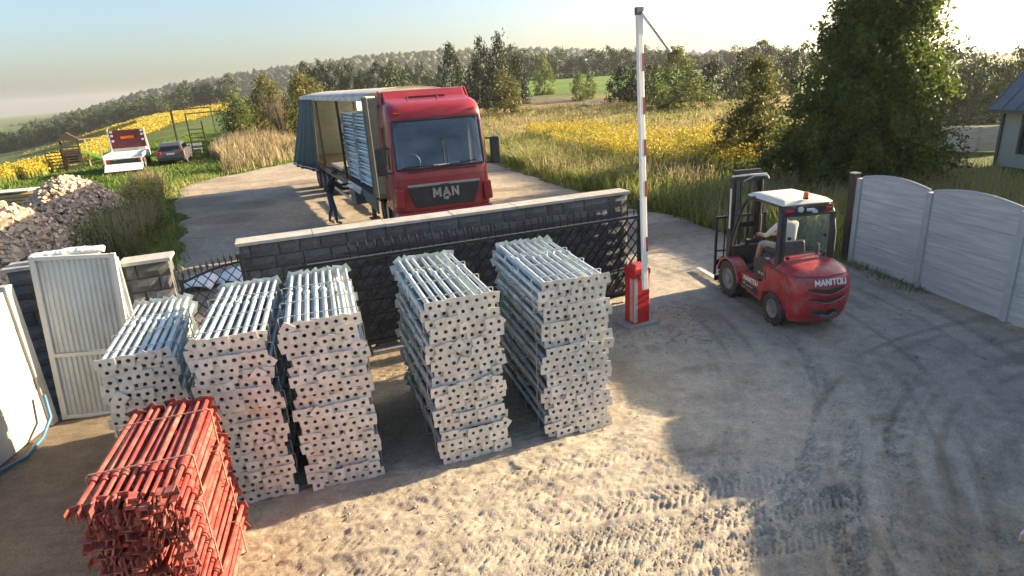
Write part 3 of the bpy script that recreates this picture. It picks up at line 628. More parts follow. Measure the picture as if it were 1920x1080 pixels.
# ================================================================== STACKS OF STEEL PROPS
def galv_prop(k):
    rg = random.Random(k); L = 1.86; m = MB(); c = 1.05 + .15 * rg.random()
    m.lathe([(.0235, .5), (.0235, 0), (.0265, 0), (.0265, c)], (0, 0, 0), 'y', 9, False); m.lathe([(.034, c - .03), (.037, c - .02), (.037, c + .05), (.031, c + .07)], (0, 0, 0), 'y', 9)
    m.lathe([(.021, c + .05), (.021, L)], (0, 0, 0), 'y', 8); m.box((0, L + .003, 0), (.115, .006, .115), Matrix.Rotation(rg.uniform(-.2, .2), 3, 'Y'))
    a = rg.uniform(0, 6.28); ux, uz = math.cos(a), math.sin(a); q = c + .12
    m.tube([(ux * .02, q, uz * .02), (ux * .058, q + .01, uz * .058), (ux * .062, q - .09, uz * .062), (ux * .035, q - .12, uz * .035)], .0055, 5)
    me = m.mesh('prop'); me.materials.append(MT('galv')); me.polygons.foreach_set('use_smooth', [True] * len(me.polygons)); me.set_sharp_from_angle(angle=R(40)); return me
def plate(k, s=.06, hr=.020, t=.007):
    """square end plate with a round hole, front at y=0 facing -y"""
    rg = random.Random(k); n = 12; out = []; c = s * .93
    for j in range(n):
        a = 2 * PI * j / n + PI / 12; x, z = math.cos(a), math.sin(a); f = s / max(abs(x), abs(z)); x, z = x * f, z * f
        out.append((x, z))
    corners = [(s, s), (-s, s), (-s, -s), (s, -s)]; out2 = []
    for j in range(n):
        p, q = out[j], out[(j + 1) % n]; out2.append(p)
    ho = [(hr * math.cos(2 * PI * j / n + PI / 12), hr * math.sin(2 * PI * j / n + PI / 12)) for j in range(n)]
    # push the ring points nearest the corners out to them
    for cx, cz in corners:
        j = min(range(n), key=lambda i: (out[i][0] - cx) ** 2 + (out[i][1] - cz) ** 2); out[j] = (cx * .97, cz * .97)
    V = []
    for y in (0, t):
        V += [(x, y, z) for x, z in out] + [(x, y, z) for x, z in ho]
    F = []
    for j in range(n):
        k2 = (j + 1) % n
        F += [(j, k2, n + k2, n + j), (2 * n + j, 3 * n + j, 3 * n + k2, 2 * n + k2), (j, 2 * n + j, 2 * n + k2, k2), (n + j, n + k2, 3 * n + k2, 3 * n + j)]
    m = MB().add(V, F); me = m.mesh('end_plate'); me.materials.append(MT('galv_plate')); return me
GP = [galv_prop(k) for k in range(6)]; PL = [plate(0), plate(1, .057, .0215), plate(2, .062, .0185)]
def loopmesh(w, h, r=.0065, mt='strap_steel'):
    m = MB(); m.tube([(-w / 2, 0, h * .05), (-w / 2, 0, h * .97), (-w / 2 + .02, 0, h), (w / 2 - .02, 0, h), (w / 2, 0, h * .97), (w / 2, 0, h * .05), (w / 2 - .02, 0, 0), (-w / 2 + .02, 0, 0), (-w / 2, 0, h * .05)], r, 5)
    me = m.mesh('tie_strap'); me.materials.append(MT(mt)); return me
ORD = ['topmost', 'second from top', 'third from top', 'fourth from top', 'fifth from top', 'sixth from top', 'seventh from top', 'eighth from top', 'ninth from top', 'tenth from top', 'eleventh from top']
def prop_stack(fx, fy, ang, width, height, nb, where, seed, cols=8):
    rg = random.Random(seed); hb = height / nb; pitch = (width - .06) / cols; LP_ = loopmesh(width - .01, hb * .98)
    a = R(ang); ux, uy = math.cos(a), math.sin(a)
    for b in range(nb):
        sx = rg.uniform(-.022, .022); sy = rg.uniform(-.03, .03)
        t = thing('prop_bundle', 'galvanised prop bundle, %s of the stack %s' % (ORD[nb - 1 - b], where), 'prop bundle', (fx + sx * ux - sy * uy, fy + sx * uy + sy * ux, b * hb), a + R(rg.uniform(-.9, .9)), 'bundles of galvanised props')
        for r_ in range(2):
            for c in range(cols):
                x = -width / 2 + .03 + pitch * (c + .25 + .5 * (r_ if b % 2 else 1 - r_)); x += rg.uniform(-.006, .006); z = hb * (.27 + .5 * r_) + rg.uniform(-.006, .006); y = rg.uniform(0, .045)
                p = inst('prop', GP[rg.randrange(6)], t, (x, y + .012, z), (R(rg.uniform(-.15, .15)), rg.uniform(0, 6.28), R(rg.uniform(-.25, .25))))
                e = inst('end_plate', PL[rg.randrange(3)], p, (0, -.012 - .004 * (c % 2) - .003 * r_, 0), (R(rg.uniform(-4, 4)), -p.rotation_euler[1] + R(rg.gauss(0, 6) + (45 if rg.random() < .06 else 0)), R(rg.uniform(-4, 4))))
        for y in (.22 + .02 * (b % 2), .72, 1.3): inst('tie_strap', LP_, t, (0, y + rg.uniform(-.04, .04), .002))
STK = [((.29 + 1.08) / 2, 6.27, 16, .84, 1.92, 10, 'beside the red barrier', 5),
       (-.52, 5.90, 19, .84, 1.92, 10, 'second from the red barrier', 6),
       (-1.89, 5.60, 16, .79, 1.88, 10, 'third from the red barrier', 7),
       (-2.73, 5.36, 15, .74, 1.85, 10, 'right behind the red props', 8),
       (-3.74, 5.52, 20, .70, 1.66, 9, 'by the white door', 9)]
for s_ in STK: prop_stack(*s_)

# --- red props
def red_prop(k):
    rg = random.Random(50 + k); L = 1.32; m = MB(); c = .26 + .1 * rg.random()
    m.lathe([(.0245, c), (.0245, L)], (0, 0, 0), 'y', 9); m.lathe([(.031, c - .05), (.034, c - .03), (.034, c + .03), (.029, c + .05)], (0, 0, 0), 'y', 9); m.lathe([(.019, .0), (.019, c)], (0, 0, 0), 'y', 8)
    me = m.mesh('prop'); me.materials.append(MT('red_prop')); me.polygons.foreach_set('use_smooth', [True] * len(me.polygons)); me.set_sharp_from_angle(angle=R(40)); return me
def red_head(k):
    rg = random.Random(80 + k); m = MB()
    m.box((0, -.004, 0), (.07, .008, .07), Matrix.Rotation(rg.uniform(-.3, .3), 3, 'Y'))
    for s in (-1, 1): m.box((s * .04, -.045, rg.uniform(-.01, .01)), (.007, .085, .05 + .02 * rg.random()), Matrix.Rotation(rg.uniform(-.08, .08), 3, 'Z'))
    me = m.mesh('fork_head'); me.materials.append(MT('red_head')); return me
def red_pin(k):
    rg = random.Random(90 + k); m = MB(); w = .022; d = .10 + .06 * rg.random(); t = rg.uniform(-.3, .3)
    def rt(x, z): return (x * math.cos(t) - z * math.sin(t), -.03 - .02 * rg.random(), x * math.sin(t) + z * math.cos(t))
    m.tube([rt(-w, .01), rt(-w, -d + .02), rt(-w * .5, -d), rt(w * .5, -d), rt(w, -d + .02), rt(w, .0)], .008, 6)
    me = m.mesh('locking_pin'); me.materials.append(MT('red_head')); return me
RP = [red_prop(k) for k in range(5)]; RH = [red_head(k) for k in range(6)]; RN = [red_pin(k) for k in range(5)]
RB = MB().box((0, 1.32, 0), (.10, .008, .10)).mesh('base_plate'); RB.materials.append(MT('red_head'))
def red_stack(fx, fy, ang, width, nb, hb, rows_, cols):
    rg = random.Random(77); a = R(ang)
    for b in range(nb):
        t = thing('prop_bundle', 'bundle of red painted steel props, %s in the red stack' % ('topmost', 'second from the top', 'third from the top', 'fourth from the top')[nb - 1 - b], 'prop bundle', (fx + rg.uniform(-.02, .02), fy + rg.uniform(-.03, .03), b * hb), a + R(rg.uniform(-1.2, 1.2)), 'bundles of red props')
        w = width * (1 + .02 * rg.random()); pitch = (w - .05) / cols; LP_ = loopmesh(w, hb * .99, .007, 'strap_rusty')
        for r_ in range(rows_):
            for c in range(cols):
                x = -w / 2 + .025 + pitch * (c + .5) + rg.uniform(-.008, .008); z = hb * (r_ + .5) / rows_ + rg.uniform(-.008, .008)
                p = inst('prop', RP[rg.randrange(5)], t, (x, rg.uniform(-.05, .05), z), (R(rg.uniform(-.8, .8)), rg.uniform(-.3, .3), R(rg.uniform(-.9, .9))))
                if rg.random() < .5: inst('fork_head', RH[rg.randrange(6)], p, (0, 0, 0), (R(rg.uniform(-7, 7)), rg.choice((0, PI / 2, 0, -PI / 2)) - p.rotation_euler[1] + rg.uniform(-.2, .2), R(rg.uniform(-7, 7))))
                if rg.random() < .6: inst('locking_pin', RN[rg.randrange(5)], p, (rg.uniform(-.01, .01), rg.uniform(-.02, .05), .01), (R(rg.uniform(-8, 8)), -p.rotation_euler[1] + rg.uniform(-.2, .2), R(rg.uniform(-15, 15))))
                inst('base_plate', RB, p, (0, 0, 0), (0, rg.uniform(-.5, .5), 0))
        for y in (.3, 1.02): inst('tie_strap', LP_, t, (0, y + rg.uniform(-.05, .05), .003), (0, 0, R(rg.uniform(-4, 4))))
red_stack(-2.74, 3.60, 14, .70, 4, .37, 4, 10)

# ================================================================== WHEELS
def wheel(parent, loc, r, w, name='wheel', rim_mat='rim_grey', lugs=0, rim=.58, n=28):
    o = MB().lathe([(r * rim, -w * .42), (r * .86, -w * .5), (r * .97, -w * .44), (r, -w * .32), (r, w * .32), (r * .97, w * .44), (r * .86, w * .5), (r * rim, w * .42)], (0, 0, 0), 'x', n, False).build(name, 'rubber', parent, smooth=35)
    o.location = loc; ro = MB()
    for s in (-1, 1):
        ro.lathe([(r * rim * 1.01, s * w * .42), (r * rim * .93, s * w * .44), (r * rim * .86, s * w * .30), (r * rim * .5, s * w * .2), (r * .2, s * w * .26), (r * .17, s * w * .40), (.001, s * w * .41)], (0, 0, 0), 'x', 20, False)
    for k in range(8):
        a = 2 * PI * k / 8
        for s in (-1, 1): ro.lathe([(.014, s * w * .2), (.012, s * w * .30)], (0, r * .3 * math.cos(a), r * .3 * math.sin(a)), 'x', 6)
    ro.build('rim', rim_mat, o, smooth=40)
    if lugs:
        tl = MB()
        for k in range(lugs):
            a = 2 * PI * (k + .5) / lugs
            for s in (-1, 1):
                b = a + s * .07; q = Matrix.Rotation(b, 3, 'X') @ Matrix.Rotation(s * .5, 3, 'Z'); tl.box(Vector((s * w * .24, math.cos(b) * r, math.sin(b) * r)), (w * .5, .018 + .01 * r, .03), Matrix.Rotation(b, 3, 'X') @ Matrix.Rotation(PI / 2, 3, 'X') @ Matrix.Rotation(s * .45, 3, 'Y'))
        tl.build('tread', 'rubber', o)
    return o

# ================================================================== TRUCK
tk = thing('truck', 'red lorry tractor with wide dark windscreen and black grille parked behind the stone wall', 'truck', (-1.51, 15.2, -.02), R(16.9))
half = [(0, 0), (.3, .006), (.6, .02), (.86, .045), (1.02, .075), (1.10, .11), (1.165, .18), (1.2, .28), (1.215, .42), (1.22, .58), (1.22, .95), (1.22, 1.3), (1.22, 1.65), (1.22, 2.0)]
colsx = [(-x, y) for x, y in half[::-1]] + half[1:]
zr = [.98, 1.12, 1.3, 1.6, 1.86, 2.0, 2.1, 2.2, 2.6, 3.05, 3.23, 3.31, 3.40, 3.50, 3.585, 3.645, 3.665]
sb = [.03, .01, 0, .0, .02, .035, .055, .08, .165, .24, .28, .30, .345, .43, .56, .76, 1.0]
xs_ = [1, 1, 1, 1, 1, 1, 1, 1, .995, .985, .98, .975, .97, .955, .93, .88, .80]
def cabpt(i, j):
    x, y = colsx[j]; return (x * xs_[i], y + sb[i] * (1 - y / 2.0), zr[i])
nc, nr_ = len(colsx), len(zr)
def is_ws(i, j):
    a, b = colsx[j][0], colsx[j + 1][0]; return 6 <= i < 10 and a > -1.11 and b < 1.11
def is_sw(i, j):
    ya, yb = colsx[j][1], colsx[j + 1][1]; return abs(colsx[j][0]) > 1.2 and abs(colsx[j + 1][0]) > 1.2 and 6 <= i < 9 and min(ya, yb) > .41 and max(ya, yb) < 1.31
V = [cabpt(i, j) for i in range(nr_) for j in range(nc)]; FB = []; FW = []; FS = {-1: [], 1: []}
for i in range(nr_ - 1):
    for j in range(nc - 1):
        f = (i * nc + j, i * nc + j + 1, (i + 1) * nc + j + 1, (i + 1) * nc + j)
        if is_ws(i, j): FW.append(f)
        elif is_sw(i, j): FS[1 if colsx[j][0] > 0 else -1].append(f)
        else: FB.append(f)
FB.append(tuple(range((nr_ - 1) * nc, nr_ * nc)))
def sub(fs):
    ids = sorted({i for f in fs for i in f}); mp_ = {a: b for b, a in enumerate(ids)}; return [V[i] for i in ids], [tuple(mp_[i] for i in f) for f in fs]
def submesh(fs): v, f = sub(fs); return MB().add(v, f)
cab = submesh(FB).build('cab_shell', 'truck_red', tk, smooth=32, solid=.03)
ws = submesh(FW).build('windscreen', 'glass_windscreen', tk, smooth=60)
# rubber seal round the windscreen
jw = [j for j in range(nc) if abs(colsx[j][0]) <= 1.105]
loop = [cabpt(6, j) for j in jw] + [cabpt(i, jw[-1]) for i in range(7, 10)] + [cabpt(10, j) for j in jw[::-1]] + [cabpt(i, jw[0]) for i in range(9, 5, -1)]
MB().tube([Vector(p) + Vector((0, -.012, 0)) for p in loop], .022, 6).build('seal', 'black_plastic', ws)
for s in (-1, 1):
    w = submesh(FS[s]).build('side_window', 'glass_clear', tk, smooth=60)
    MB().tube([(s * 1.232, y, z) for y, z in ((.43, 2.1), (.46, 2.6), (1.3, 2.6), (1.3, 2.1), (.43, 2.1))], .012, 5).build('seal', 'black_plastic', w)
    MB().box((s * 1.236, .52, 1.5), (.004, .012, 1.0)).build('door_seam', 'black_plastic', tk); MB().box((s * 1.236, 1.4, 1.6), (.004, .012, 1.2)).build('door_seam', 'black_plastic', tk)
    MB().box((s * 1.245, 1.22, 1.82), (.03, .2, .05)).build('door_handle', 'black_plastic', tk, bevel=.008)
MB().box((0, 1.99, 2.3), (2.38, .04, 2.6)).build('rear_wall', 'dark_grey', tk)
MB().box((0, 1.05, 1.0), (2.36, 1.8, .05)).build('cab_floor', 'black_plastic', tk)
MB().box((0, .62, 1.86), (2.2, .7, .34)).build('dashboard', 'dark_grey', tk, bevel=.05)
for s in (-1, 1):
    st = MB().box((s * .62, 1.25, 1.75), (.55, .55, .2)).build('seat', 'cloth_dark', tk, bevel=.05); MB().box((s * .62, 1.55, 2.25), (.52, .18, .9), Matrix.Rotation(R(-8), 3, 'X')).build('backrest', 'cloth_dark', st, bevel=.06)
MB().box((.12, .58, 2.045), (.42, .28, .03), Matrix.Rotation(R(12), 3, 'X')).build('papers', 'paper', tk); MB().box((.42, .44, 2.09), (.24, .02, .13), Matrix.Rotation(R(-20), 3, 'X')).build('permit_card', 'paper', tk)
MB().box((-.45, .52, 2.04), (.5, .2, .02)).build('papers', 'paper', tk)
MB().tube([(.20, .42, 2.06), (.13, .40, 2.78), (.20, .42, 2.76), (.36, .5, 2.52)], .012, 5).build('reflection_line', 'black_plastic', tk)  # bent dark tube added to draw a reflected line in the windscreen
MB().lathe([(.22, -.015), (.235, 0), (.22, .015)], (-.62, .86, 2.16), 'y', 20, False).build('steering_wheel', 'black_plastic', tk, solid=.02)
# front trim
for row_, r_ in ((4, .006), (11, .005)): MB().tube([Vector(cabpt(row_, j)) + Vector((0, -.014, 0)) if 4 < j < nc - 5 else Vector(cabpt(row_, j)) + Vector((math.copysign(.014, colsx[j][0]), 0, 0)) for j in range(nc)], r_, 4).build('panel_seam', 'black_plastic', tk)
for s in (-1, 1): MB().tube([Vector(cabpt(i, nc // 2 + s * 5)) + Vector((s * .006, -.014, 0)) for i in range(0, 5)], .006, 4).build('panel_seam', 'black_plastic', tk)
MB().box((.0, .035, 2.03), (1.7, .02, .035)).build('scuttle_vent', 'black_plastic', tk)
MB().prism([(-.90, 1.70), (.90, 1.70), (.87, 1.55), (.74, 1.16), (-.74, 1.16), (-.87, 1.55)], -.035, .04, 'y').build('grille', 'black_plastic', tk, bevel=.015)
MB().loft([[(x, -.052 + .012 * abs(x), z) for x, z in ((-.91, 1.675), (.91, 1.675), (.91, 1.735), (-.91, 1.735))], [(x, .03, z) for x, z in ((-.91, 1.675), (.91, 1.675), (.91, 1.735), (-.91, 1.735))]]).build('chrome_bar', 'chrome', tk, bevel=.006)
o = seg_text('MAN', .185, .30, .014, .46).build('lettering', 'chrome', tk); o.location = (.02, -.036, 1.50)
lion = [(-.07, -.03), (-.05, .045), (-.02, .02), (.0, .05), (.05, .04), (.07, .0), (.045, .01), (.05, -.045), (.02, -.01), (-.01, -.045), (-.03, -.005)]
o = MB().prism([(.02 + x * 1.1, 1.335 + z * 1.1) for x, z in lion], -.048, -.037, 'y').build('lion_badge', 'chrome', tk)
MB().prism([(-.12, 1.70), (.12, 1.70), (.08, 1.655), (-.08, 1.655)], -.058, -.04, 'y').build('grille_tab', 'dark_grey', tk)
for s in (-1, 1):
    MB().prism([(s * 1.0, 1.62), (s * 1.2, 1.66), (s * 1.235, 1.2), (s * 1.03, 1.16)], -.02, .30, 'y').build('corner_fairing', 'truck_red', tk, bevel=.03)
    MB().prism([(s * .86, .92), (s * 1.2, .98), (s * 1.22, .70), (s * .92, .66)], -.052, .2, 'y').build('headlight', 'clear_lens', tk, bevel=.02)
    MB().box((s * 1.12, .7, .72), (.2, .45, .5)).build('step', 'dark_grey', tk, bevel=.03)
    pts = [(1.38 + .66 * math.cos(a), .5 + .66 * math.sin(a)) for a in np.linspace(0, PI, 13)]; inn = [(1.38 + .61 * math.cos(a), .5 + .61 * math.sin(a)) for a in np.linspace(PI, 0, 13)]
    MB().prism(pts + inn, s * .84, s * 1.23, 'x').build('mudguard', 'black_plastic', tk)
    wheel(tk, (s * 1.02, 1.38, .5), .50, .32); wheel(tk, (s * .92, 3.9, .5), .50, .56)
MB().loft([[(-1.18, .02, .30), (1.18, .02, .30), (1.2, .5, .32), (-1.2, .5, .32)], [(-1.22, -.05, .5), (1.22, -.05, .5), (1.23, .5, .5), (-1.23, .5, .5)], [(-1.22, -.05, .95), (1.22, -.05, .95), (1.23, .5, .95), (-1.23, .5, .95)], [(-1.20, .0, 1.06), (1.2, .0, 1.06), (1.22, .5, 1.06), (-1.22, .5, 1.06)]]).build('bumper', 'truck_red', tk, bevel=.03)
MB().box((0, -.058, .62), (1.5, .02, .26)).build('bumper_intake', 'black_plastic', tk, bevel=.01)
MB().box((0, -.071, .46), (.52, .006, .11)).build('number_plate', 'decal_white', tk)
for s in (-1, 1): MB().bar((s * .42, .3, .75), (s * .42, 5.1, .75), .09, .26).build('chassis_rail', 'black_steel', tk)
MB().box((0, 3.9, 1.02), (1.0, .9, .08)).build('fifth_wheel', 'black_steel', tk, bevel=.02)
MB().box((-.95, 2.6, .62), (.45, .9, .55)).build('fuel_tank', 'silver', tk, bevel=.06); MB().box((.95, 2.6, .62), (.45, .9, .55)).build('fuel_tank', 'silver', tk, bevel=.06)
# mirrors, visor, wipers, roof gear
for s, zc in ((-1, 2.32), (1, 2.36)):
    mi = MB().box((s * 1.44, .26, zc), (.24, .13, .66)).build('mirror', 'black_plastic', tk, bevel=.045, seg=3)
    for z in (zc - .3, zc + .3): MB().tube([(s * 1.2, .32, z), (s * 1.42, .28, z)], .022, 6).build('mirror_arm', 'black_plastic', mi)
    MB().box((s * 1.44, .329, zc), (.19, .006, .56)).build('mirror_glass', 'chrome', mi)
MB().tube([(-.98, .03, 2.15), (-.55, -.0, 2.17), (-.1, -.005, 2.14)], .014, 5).build('wiper', 'black_plastic', tk); MB().tube([(-.1, -.0, 2.13), (.35, -.0, 2.15), (.86, .05, 2.2)], .014, 5).build('wiper', 'black_plastic', tk)
MB().box((0, .335, 3.15), (2.0, .02, .12)).build('sun_blind', 'black_plastic', tk)
sp = MB(); sp.prism([(.95, 3.62), (1.98, 3.62), (1.98, 3.93), (1.72, 3.92), (1.45, 3.74)], -1.08, 1.08, 'x'); sp.build('roof_deflector', 'truck_red', tk, bevel=.04)
MB().prism([(-.5, 3.71), (.55, 3.71), (.48, 3.775), (-.44, 3.775)], 1.40, 1.5, 'y').build('deflector_slot', 'black_plastic', tk)
for s in (-1, 1): MB().prism([(1.35, 3.6), (2.0, 3.6), (2.0, 3.95), (1.75, 3.93)], s * 1.10, s * 1.16, 'x').build('side_fin', 'truck_red', tk, bevel=.02)
for x in (-.55, .2): MB().lathe([(.012, 0), (.012, .05), (.03, .06), (.03, .1)], (x, .9, 3.66), 'z', 8).build('roof_marker', 'black_plastic', tk)
for s in (-1, 1): MB().box((s * .95, .36, 3.42), (.1, .04, .03)).build('marker_lamp', 'orange_lens', tk)

# ================================================================== SEMI-TRAILER
tr = thing('semi_trailer', 'grey curtain-sided semi-trailer with white roof, side curtain drawn back behind red cab', 'trailer', (-2.45, 17.33, -.02), R(24))
TL = 13.4; tr.scale = (1, 1, .972)
MB().box((0, TL / 2, 1.21), (2.46, TL, .14)).build('bed', 'wood_dark', tr)
MB().box((0, .03, 2.55), (2.44, .06, 2.7)).build('front_wall', 'trailer_grey', tr)
for s in (-1, 1):
    MB().box((s * 1.2, .06, 2.55), (.14, .14, 2.76)).build('corner_post', 'trailer_grey', tr, bevel=.02); MB().box((s * 1.2, TL - .06, 2.55), (.12, .12, 2.76)).build('corner_post', 'dark_grey', tr, bevel=.02)
    MB().box((s * 1.21, TL / 2, 3.885), (.10, TL, .13)).build('roof_rail', 'silver', tr, bevel=.01); MB().box((s * 1.2, TL / 2, 1.12), (.09, TL, .2)).build('side_rail', 'trailer_grey', tr, bevel=.01)
    MB().bar((s * .45, .6, .98), (s * .45, TL, .98), .12, .3).build('chassis_beam', 'black_steel', tr)
    for y in (9.0, 10.3, 11.6): wheel(tr, (s * 1.02, y, .5), .50, .36)
    MB().bar((s * .8, 2.6, .15), (s * .8, 2.6, 1.1), .12).build('landing_leg', 'dark_grey', tr); MB().box((s * .8, 2.6, .1), (.3, .3, .05)).build('landing_foot', 'dark_grey', tr)
    for z in (.55, .85): MB().box((s * 1.19, 5.6, z), (.03, 4.2, .1)).build('side_guard', 'silver', tr)
MB().box((-1.0, 3.6, .75), (.42, .8, .5)).build('pallet_box', 'trailer_grey', tr, bevel=.02)
MB().prism([(.06, 1.28), (.42, 1.28), (1.6, 1.02), (1.6, .9), (.06, .72)], -1.22, -1.17, 'x').build('side_skirt', 'trailer_grey', tr, bevel=.01)
for y in (4.35, 8.85): MB().box((-1.19, y, 2.55), (.08, .10, 2.6)).build('pillar', 'black_steel', tr, bevel=.01); MB().box((1.17, y, 2.55), (.08, .10, 2.6)).build('pillar', 'black_steel', tr, bevel=.01)
n_ = 40; rgs = [[(x, TL * i / n_, 3.955 + .17 * (1 - (x / 1.23) ** 2) + .012 * math.cos(i * PI / 2)) for x in np.linspace(-1.23, 1.23, 9)] for i in range(n_ + 1)]
MB().loft(rgs, False, False, closed=False).build('roof_sheet', 'roof_sheet', tr, smooth=60, solid=.01)
rgs = [[(1.255 + .012 * math.sin(i * 1.3), .1 + (TL - .2) * i / 60, z) for z in np.linspace(1.05, 3.85, 5)] for i in range(61)]
MB().loft(rgs, False, False, closed=False).build('side_curtain', 'curtain_far', tr, smooth=60)
rgs = []
for i in range(73):
    u = i / 72; y = 8.95 + u * 4.35; w = math.sin(u * PI * 22) * .075 + math.sin(u * PI * 9 + 1) * .04
    fl = .62 * (.25 + .75 * sstep(0, .7, u)) 
    rgs.append([(-1.27 - .03 - fl * (1 - t) ** 1.2 - w * (.35 + .65 * (1 - t)), y - .1 * (1 - t), 1.0 + 2.86 * t) for t in np.linspace(0, 1, 8)])
cu = MB().loft(rgs, False, False, closed=False).build('side_curtain', 'curtain', tr, smooth=70, solid=.005)
MB().tube([Vector(rg[0]) + Vector((-.01, 0, .1)) for rg in rgs], .018, 5).build('curtain_hem', 'silver', cu)
MB().box((0, TL - .02, 2.55), (2.36, .05, 2.6)).build('rear_doors', 'trailer_grey', tr)
for i in range(12): MB().box((-1.262, .6 + i * 1.08, 3.885), (.008, .5, .1)).build('rail_patch', 'decal_white', tr)
MB().box((-1.28, 2.75, 1.16), (.03, 2.0, .2), Matrix.Rotation(R(24), 3, 'Y')).build('drop_side_board', 'silver', tr)
for i in range(5): MB().box((0, 1.2 + i * 2.4, .98), (2.2, .1, .2)).build('cross_member', 'black_steel', tr)
MB().box((0, TL + .02, .6), (2.3, .08, .14)).build('rear_bumper', 'dark_grey', tr)
ta = R(24)
def on_trailer(x, y, z): return (-2.45 + x * math.cos(ta) - y * math.sin(ta), 17.33 + x * math.sin(ta) + y * math.cos(ta), z - .02)
def load_mesh():
    m = MB(); rg = random.Random(5)
    for r_ in range(2):
        for c in range(8):
            x = -.4 + .1 * (c + .25 + .5 * r_); z = .05 + .095 * r_; y = rg.uniform(0, .03)
            m.lathe([(.03, y), (.03, y + 1.1), (.04, y + 1.12), (.04, y + 1.2), (.025, y + 1.22), (.025, y + 1.84)], (x, 0, z), 'y', 6); m.box((x, y, z), (.112, .006, .112)); m.box((x, y + 1.84, z), (.112, .006, .112))
    me = m.mesh('prop_bundle'); me.materials.append(MT('galv')); return me
LM = load_mesh()
for kx, (lx, ly, nb) in enumerate(((-.70, .55, 11), (-.68, 2.55, 11), (.5, .6, 10), (.5, 2.6, 10))):
    for b in range(nb):
        o = inst('prop_bundle', LM, None, on_trailer(lx + random.uniform(-.02, .02), ly + random.uniform(-.03, .03), 1.285 + b * .188), (0, 0, ta + R(random.uniform(-.8, .8))))
        tag(o, 'tied bundle of galvanised props loaded inside the curtain-sided trailer', 'prop bundle', 'bundles on the trailer')
for k, (lx, ly, w, l, h) in enumerate(((-.55, 6.9, 1.0, 2.2, .12), (-.5, 5.6, .9, 1.1, .18))):
    o = thing('timber_pallet', 'pale wooden ' + ('board stack on the trailer floor behind the prop load' if k == 0 else 'pallet on the trailer floor close to the prop load'), 'pallet', on_trailer(lx, ly, 1.285), ta)
    for i in range(3): MB().box((-w / 2 + w * i / 2, 0, h * .3), (.09, l, h * .6)).build('bearer', 'wood_new', o)
    for i in range(7): MB().box((0, -l / 2 + l * (i + .5) / 7, h * .75), (w + .05, l / 7 - .03, .03)).build('board', 'cream_paint', o)

# ================================================================== FORKLIFT
fk = thing('forklift', 'red and black diesel forklift with cream roof driving out through the gate', 'forklift', (4.65, 9.2, 0), R(8)); fk.scale = (.92, .92, .92)
def cwsec(z, w, yr_, yf, rc):
    """closed horizontal section of the counterweight: rounded at the rear (-y)"""
    pts = [(w, yf, z)]
    for a in np.linspace(0, PI / 2, 6): pts.append((w - rc + rc * math.cos(a), yr_ + rc * .8 - rc * .8 * math.sin(a), z))
    pts.append((0, yr_ - .05, z))
    return pts + [(-x, y, z_) for x, y, z_ in pts[:-1][::-1]]
secs = [(.20, .46, -.52, -.30, .2), (.34, .50, -.60, -.34, .24), (.52, .535, -.64, .30, .28), (.72, .55, -.66, .32, .30), (.9, .555, -.64, .32, .32), (1.0, .55, -.58, .32, .34), (1.07, .52, -.46, .30, .34), (1.115, .46, -.30, .28, .3), (1.13, .40, -.15, .26, .25)]
MB().loft([cwsec(*q) for q in secs]).build('counterweight', 'lift_red', fk, smooth=38)
for z, w, d, h in ((.77, .40, .03, .06), (.61, .36, .03, .045), (.40, .26, .03, .07)):
    pts = [(x, -.71 + .12 * (x / .4) ** 2 + (.06 if z < .5 else 0), z + (.04 if z > .5 else .0) * abs(x / .4)) for x in np.linspace(-w, w, 11)]
    g = MB(); g.loft([[(p[0], p[1], p[2] - h * (1 - (p[0] / w) ** 2 * .75)), (p[0], p[1] - .012, p[2] - h * (1 - (p[0] / w) ** 2 * .75)), (p[0], p[1] - .012, p[2] + h * .5 * (1 - (p[0] / w) ** 4)), (p[0], p[1], p[2] + h * .5 * (1 - (p[0] / w) ** 4))] for p in pts]); g.build('vent_slot', 'black_plastic', fk)
    MB().tube([(p[0], p[1] - .012, p[2] - h * (1 - (p[0] / w) ** 2 * .75)) for p in pts], .014, 6).build('vent_lip', 'lift_red' if z > .5 else 'dark_grey', fk)
MB().tube([(-.12, -.70, .36), (0, -.75, .34), (.14, -.7, .37), (.2, -.66, .33)], .03, 7).build('tow_hook', 'dark_grey', fk)
o = seg_text('MANITOU', .085, .24, .006, .3).build('lettering', 'decal_white', fk); o.rotation_euler = (R(-14), 0, 0); o.location = (.02, -.688, .925)
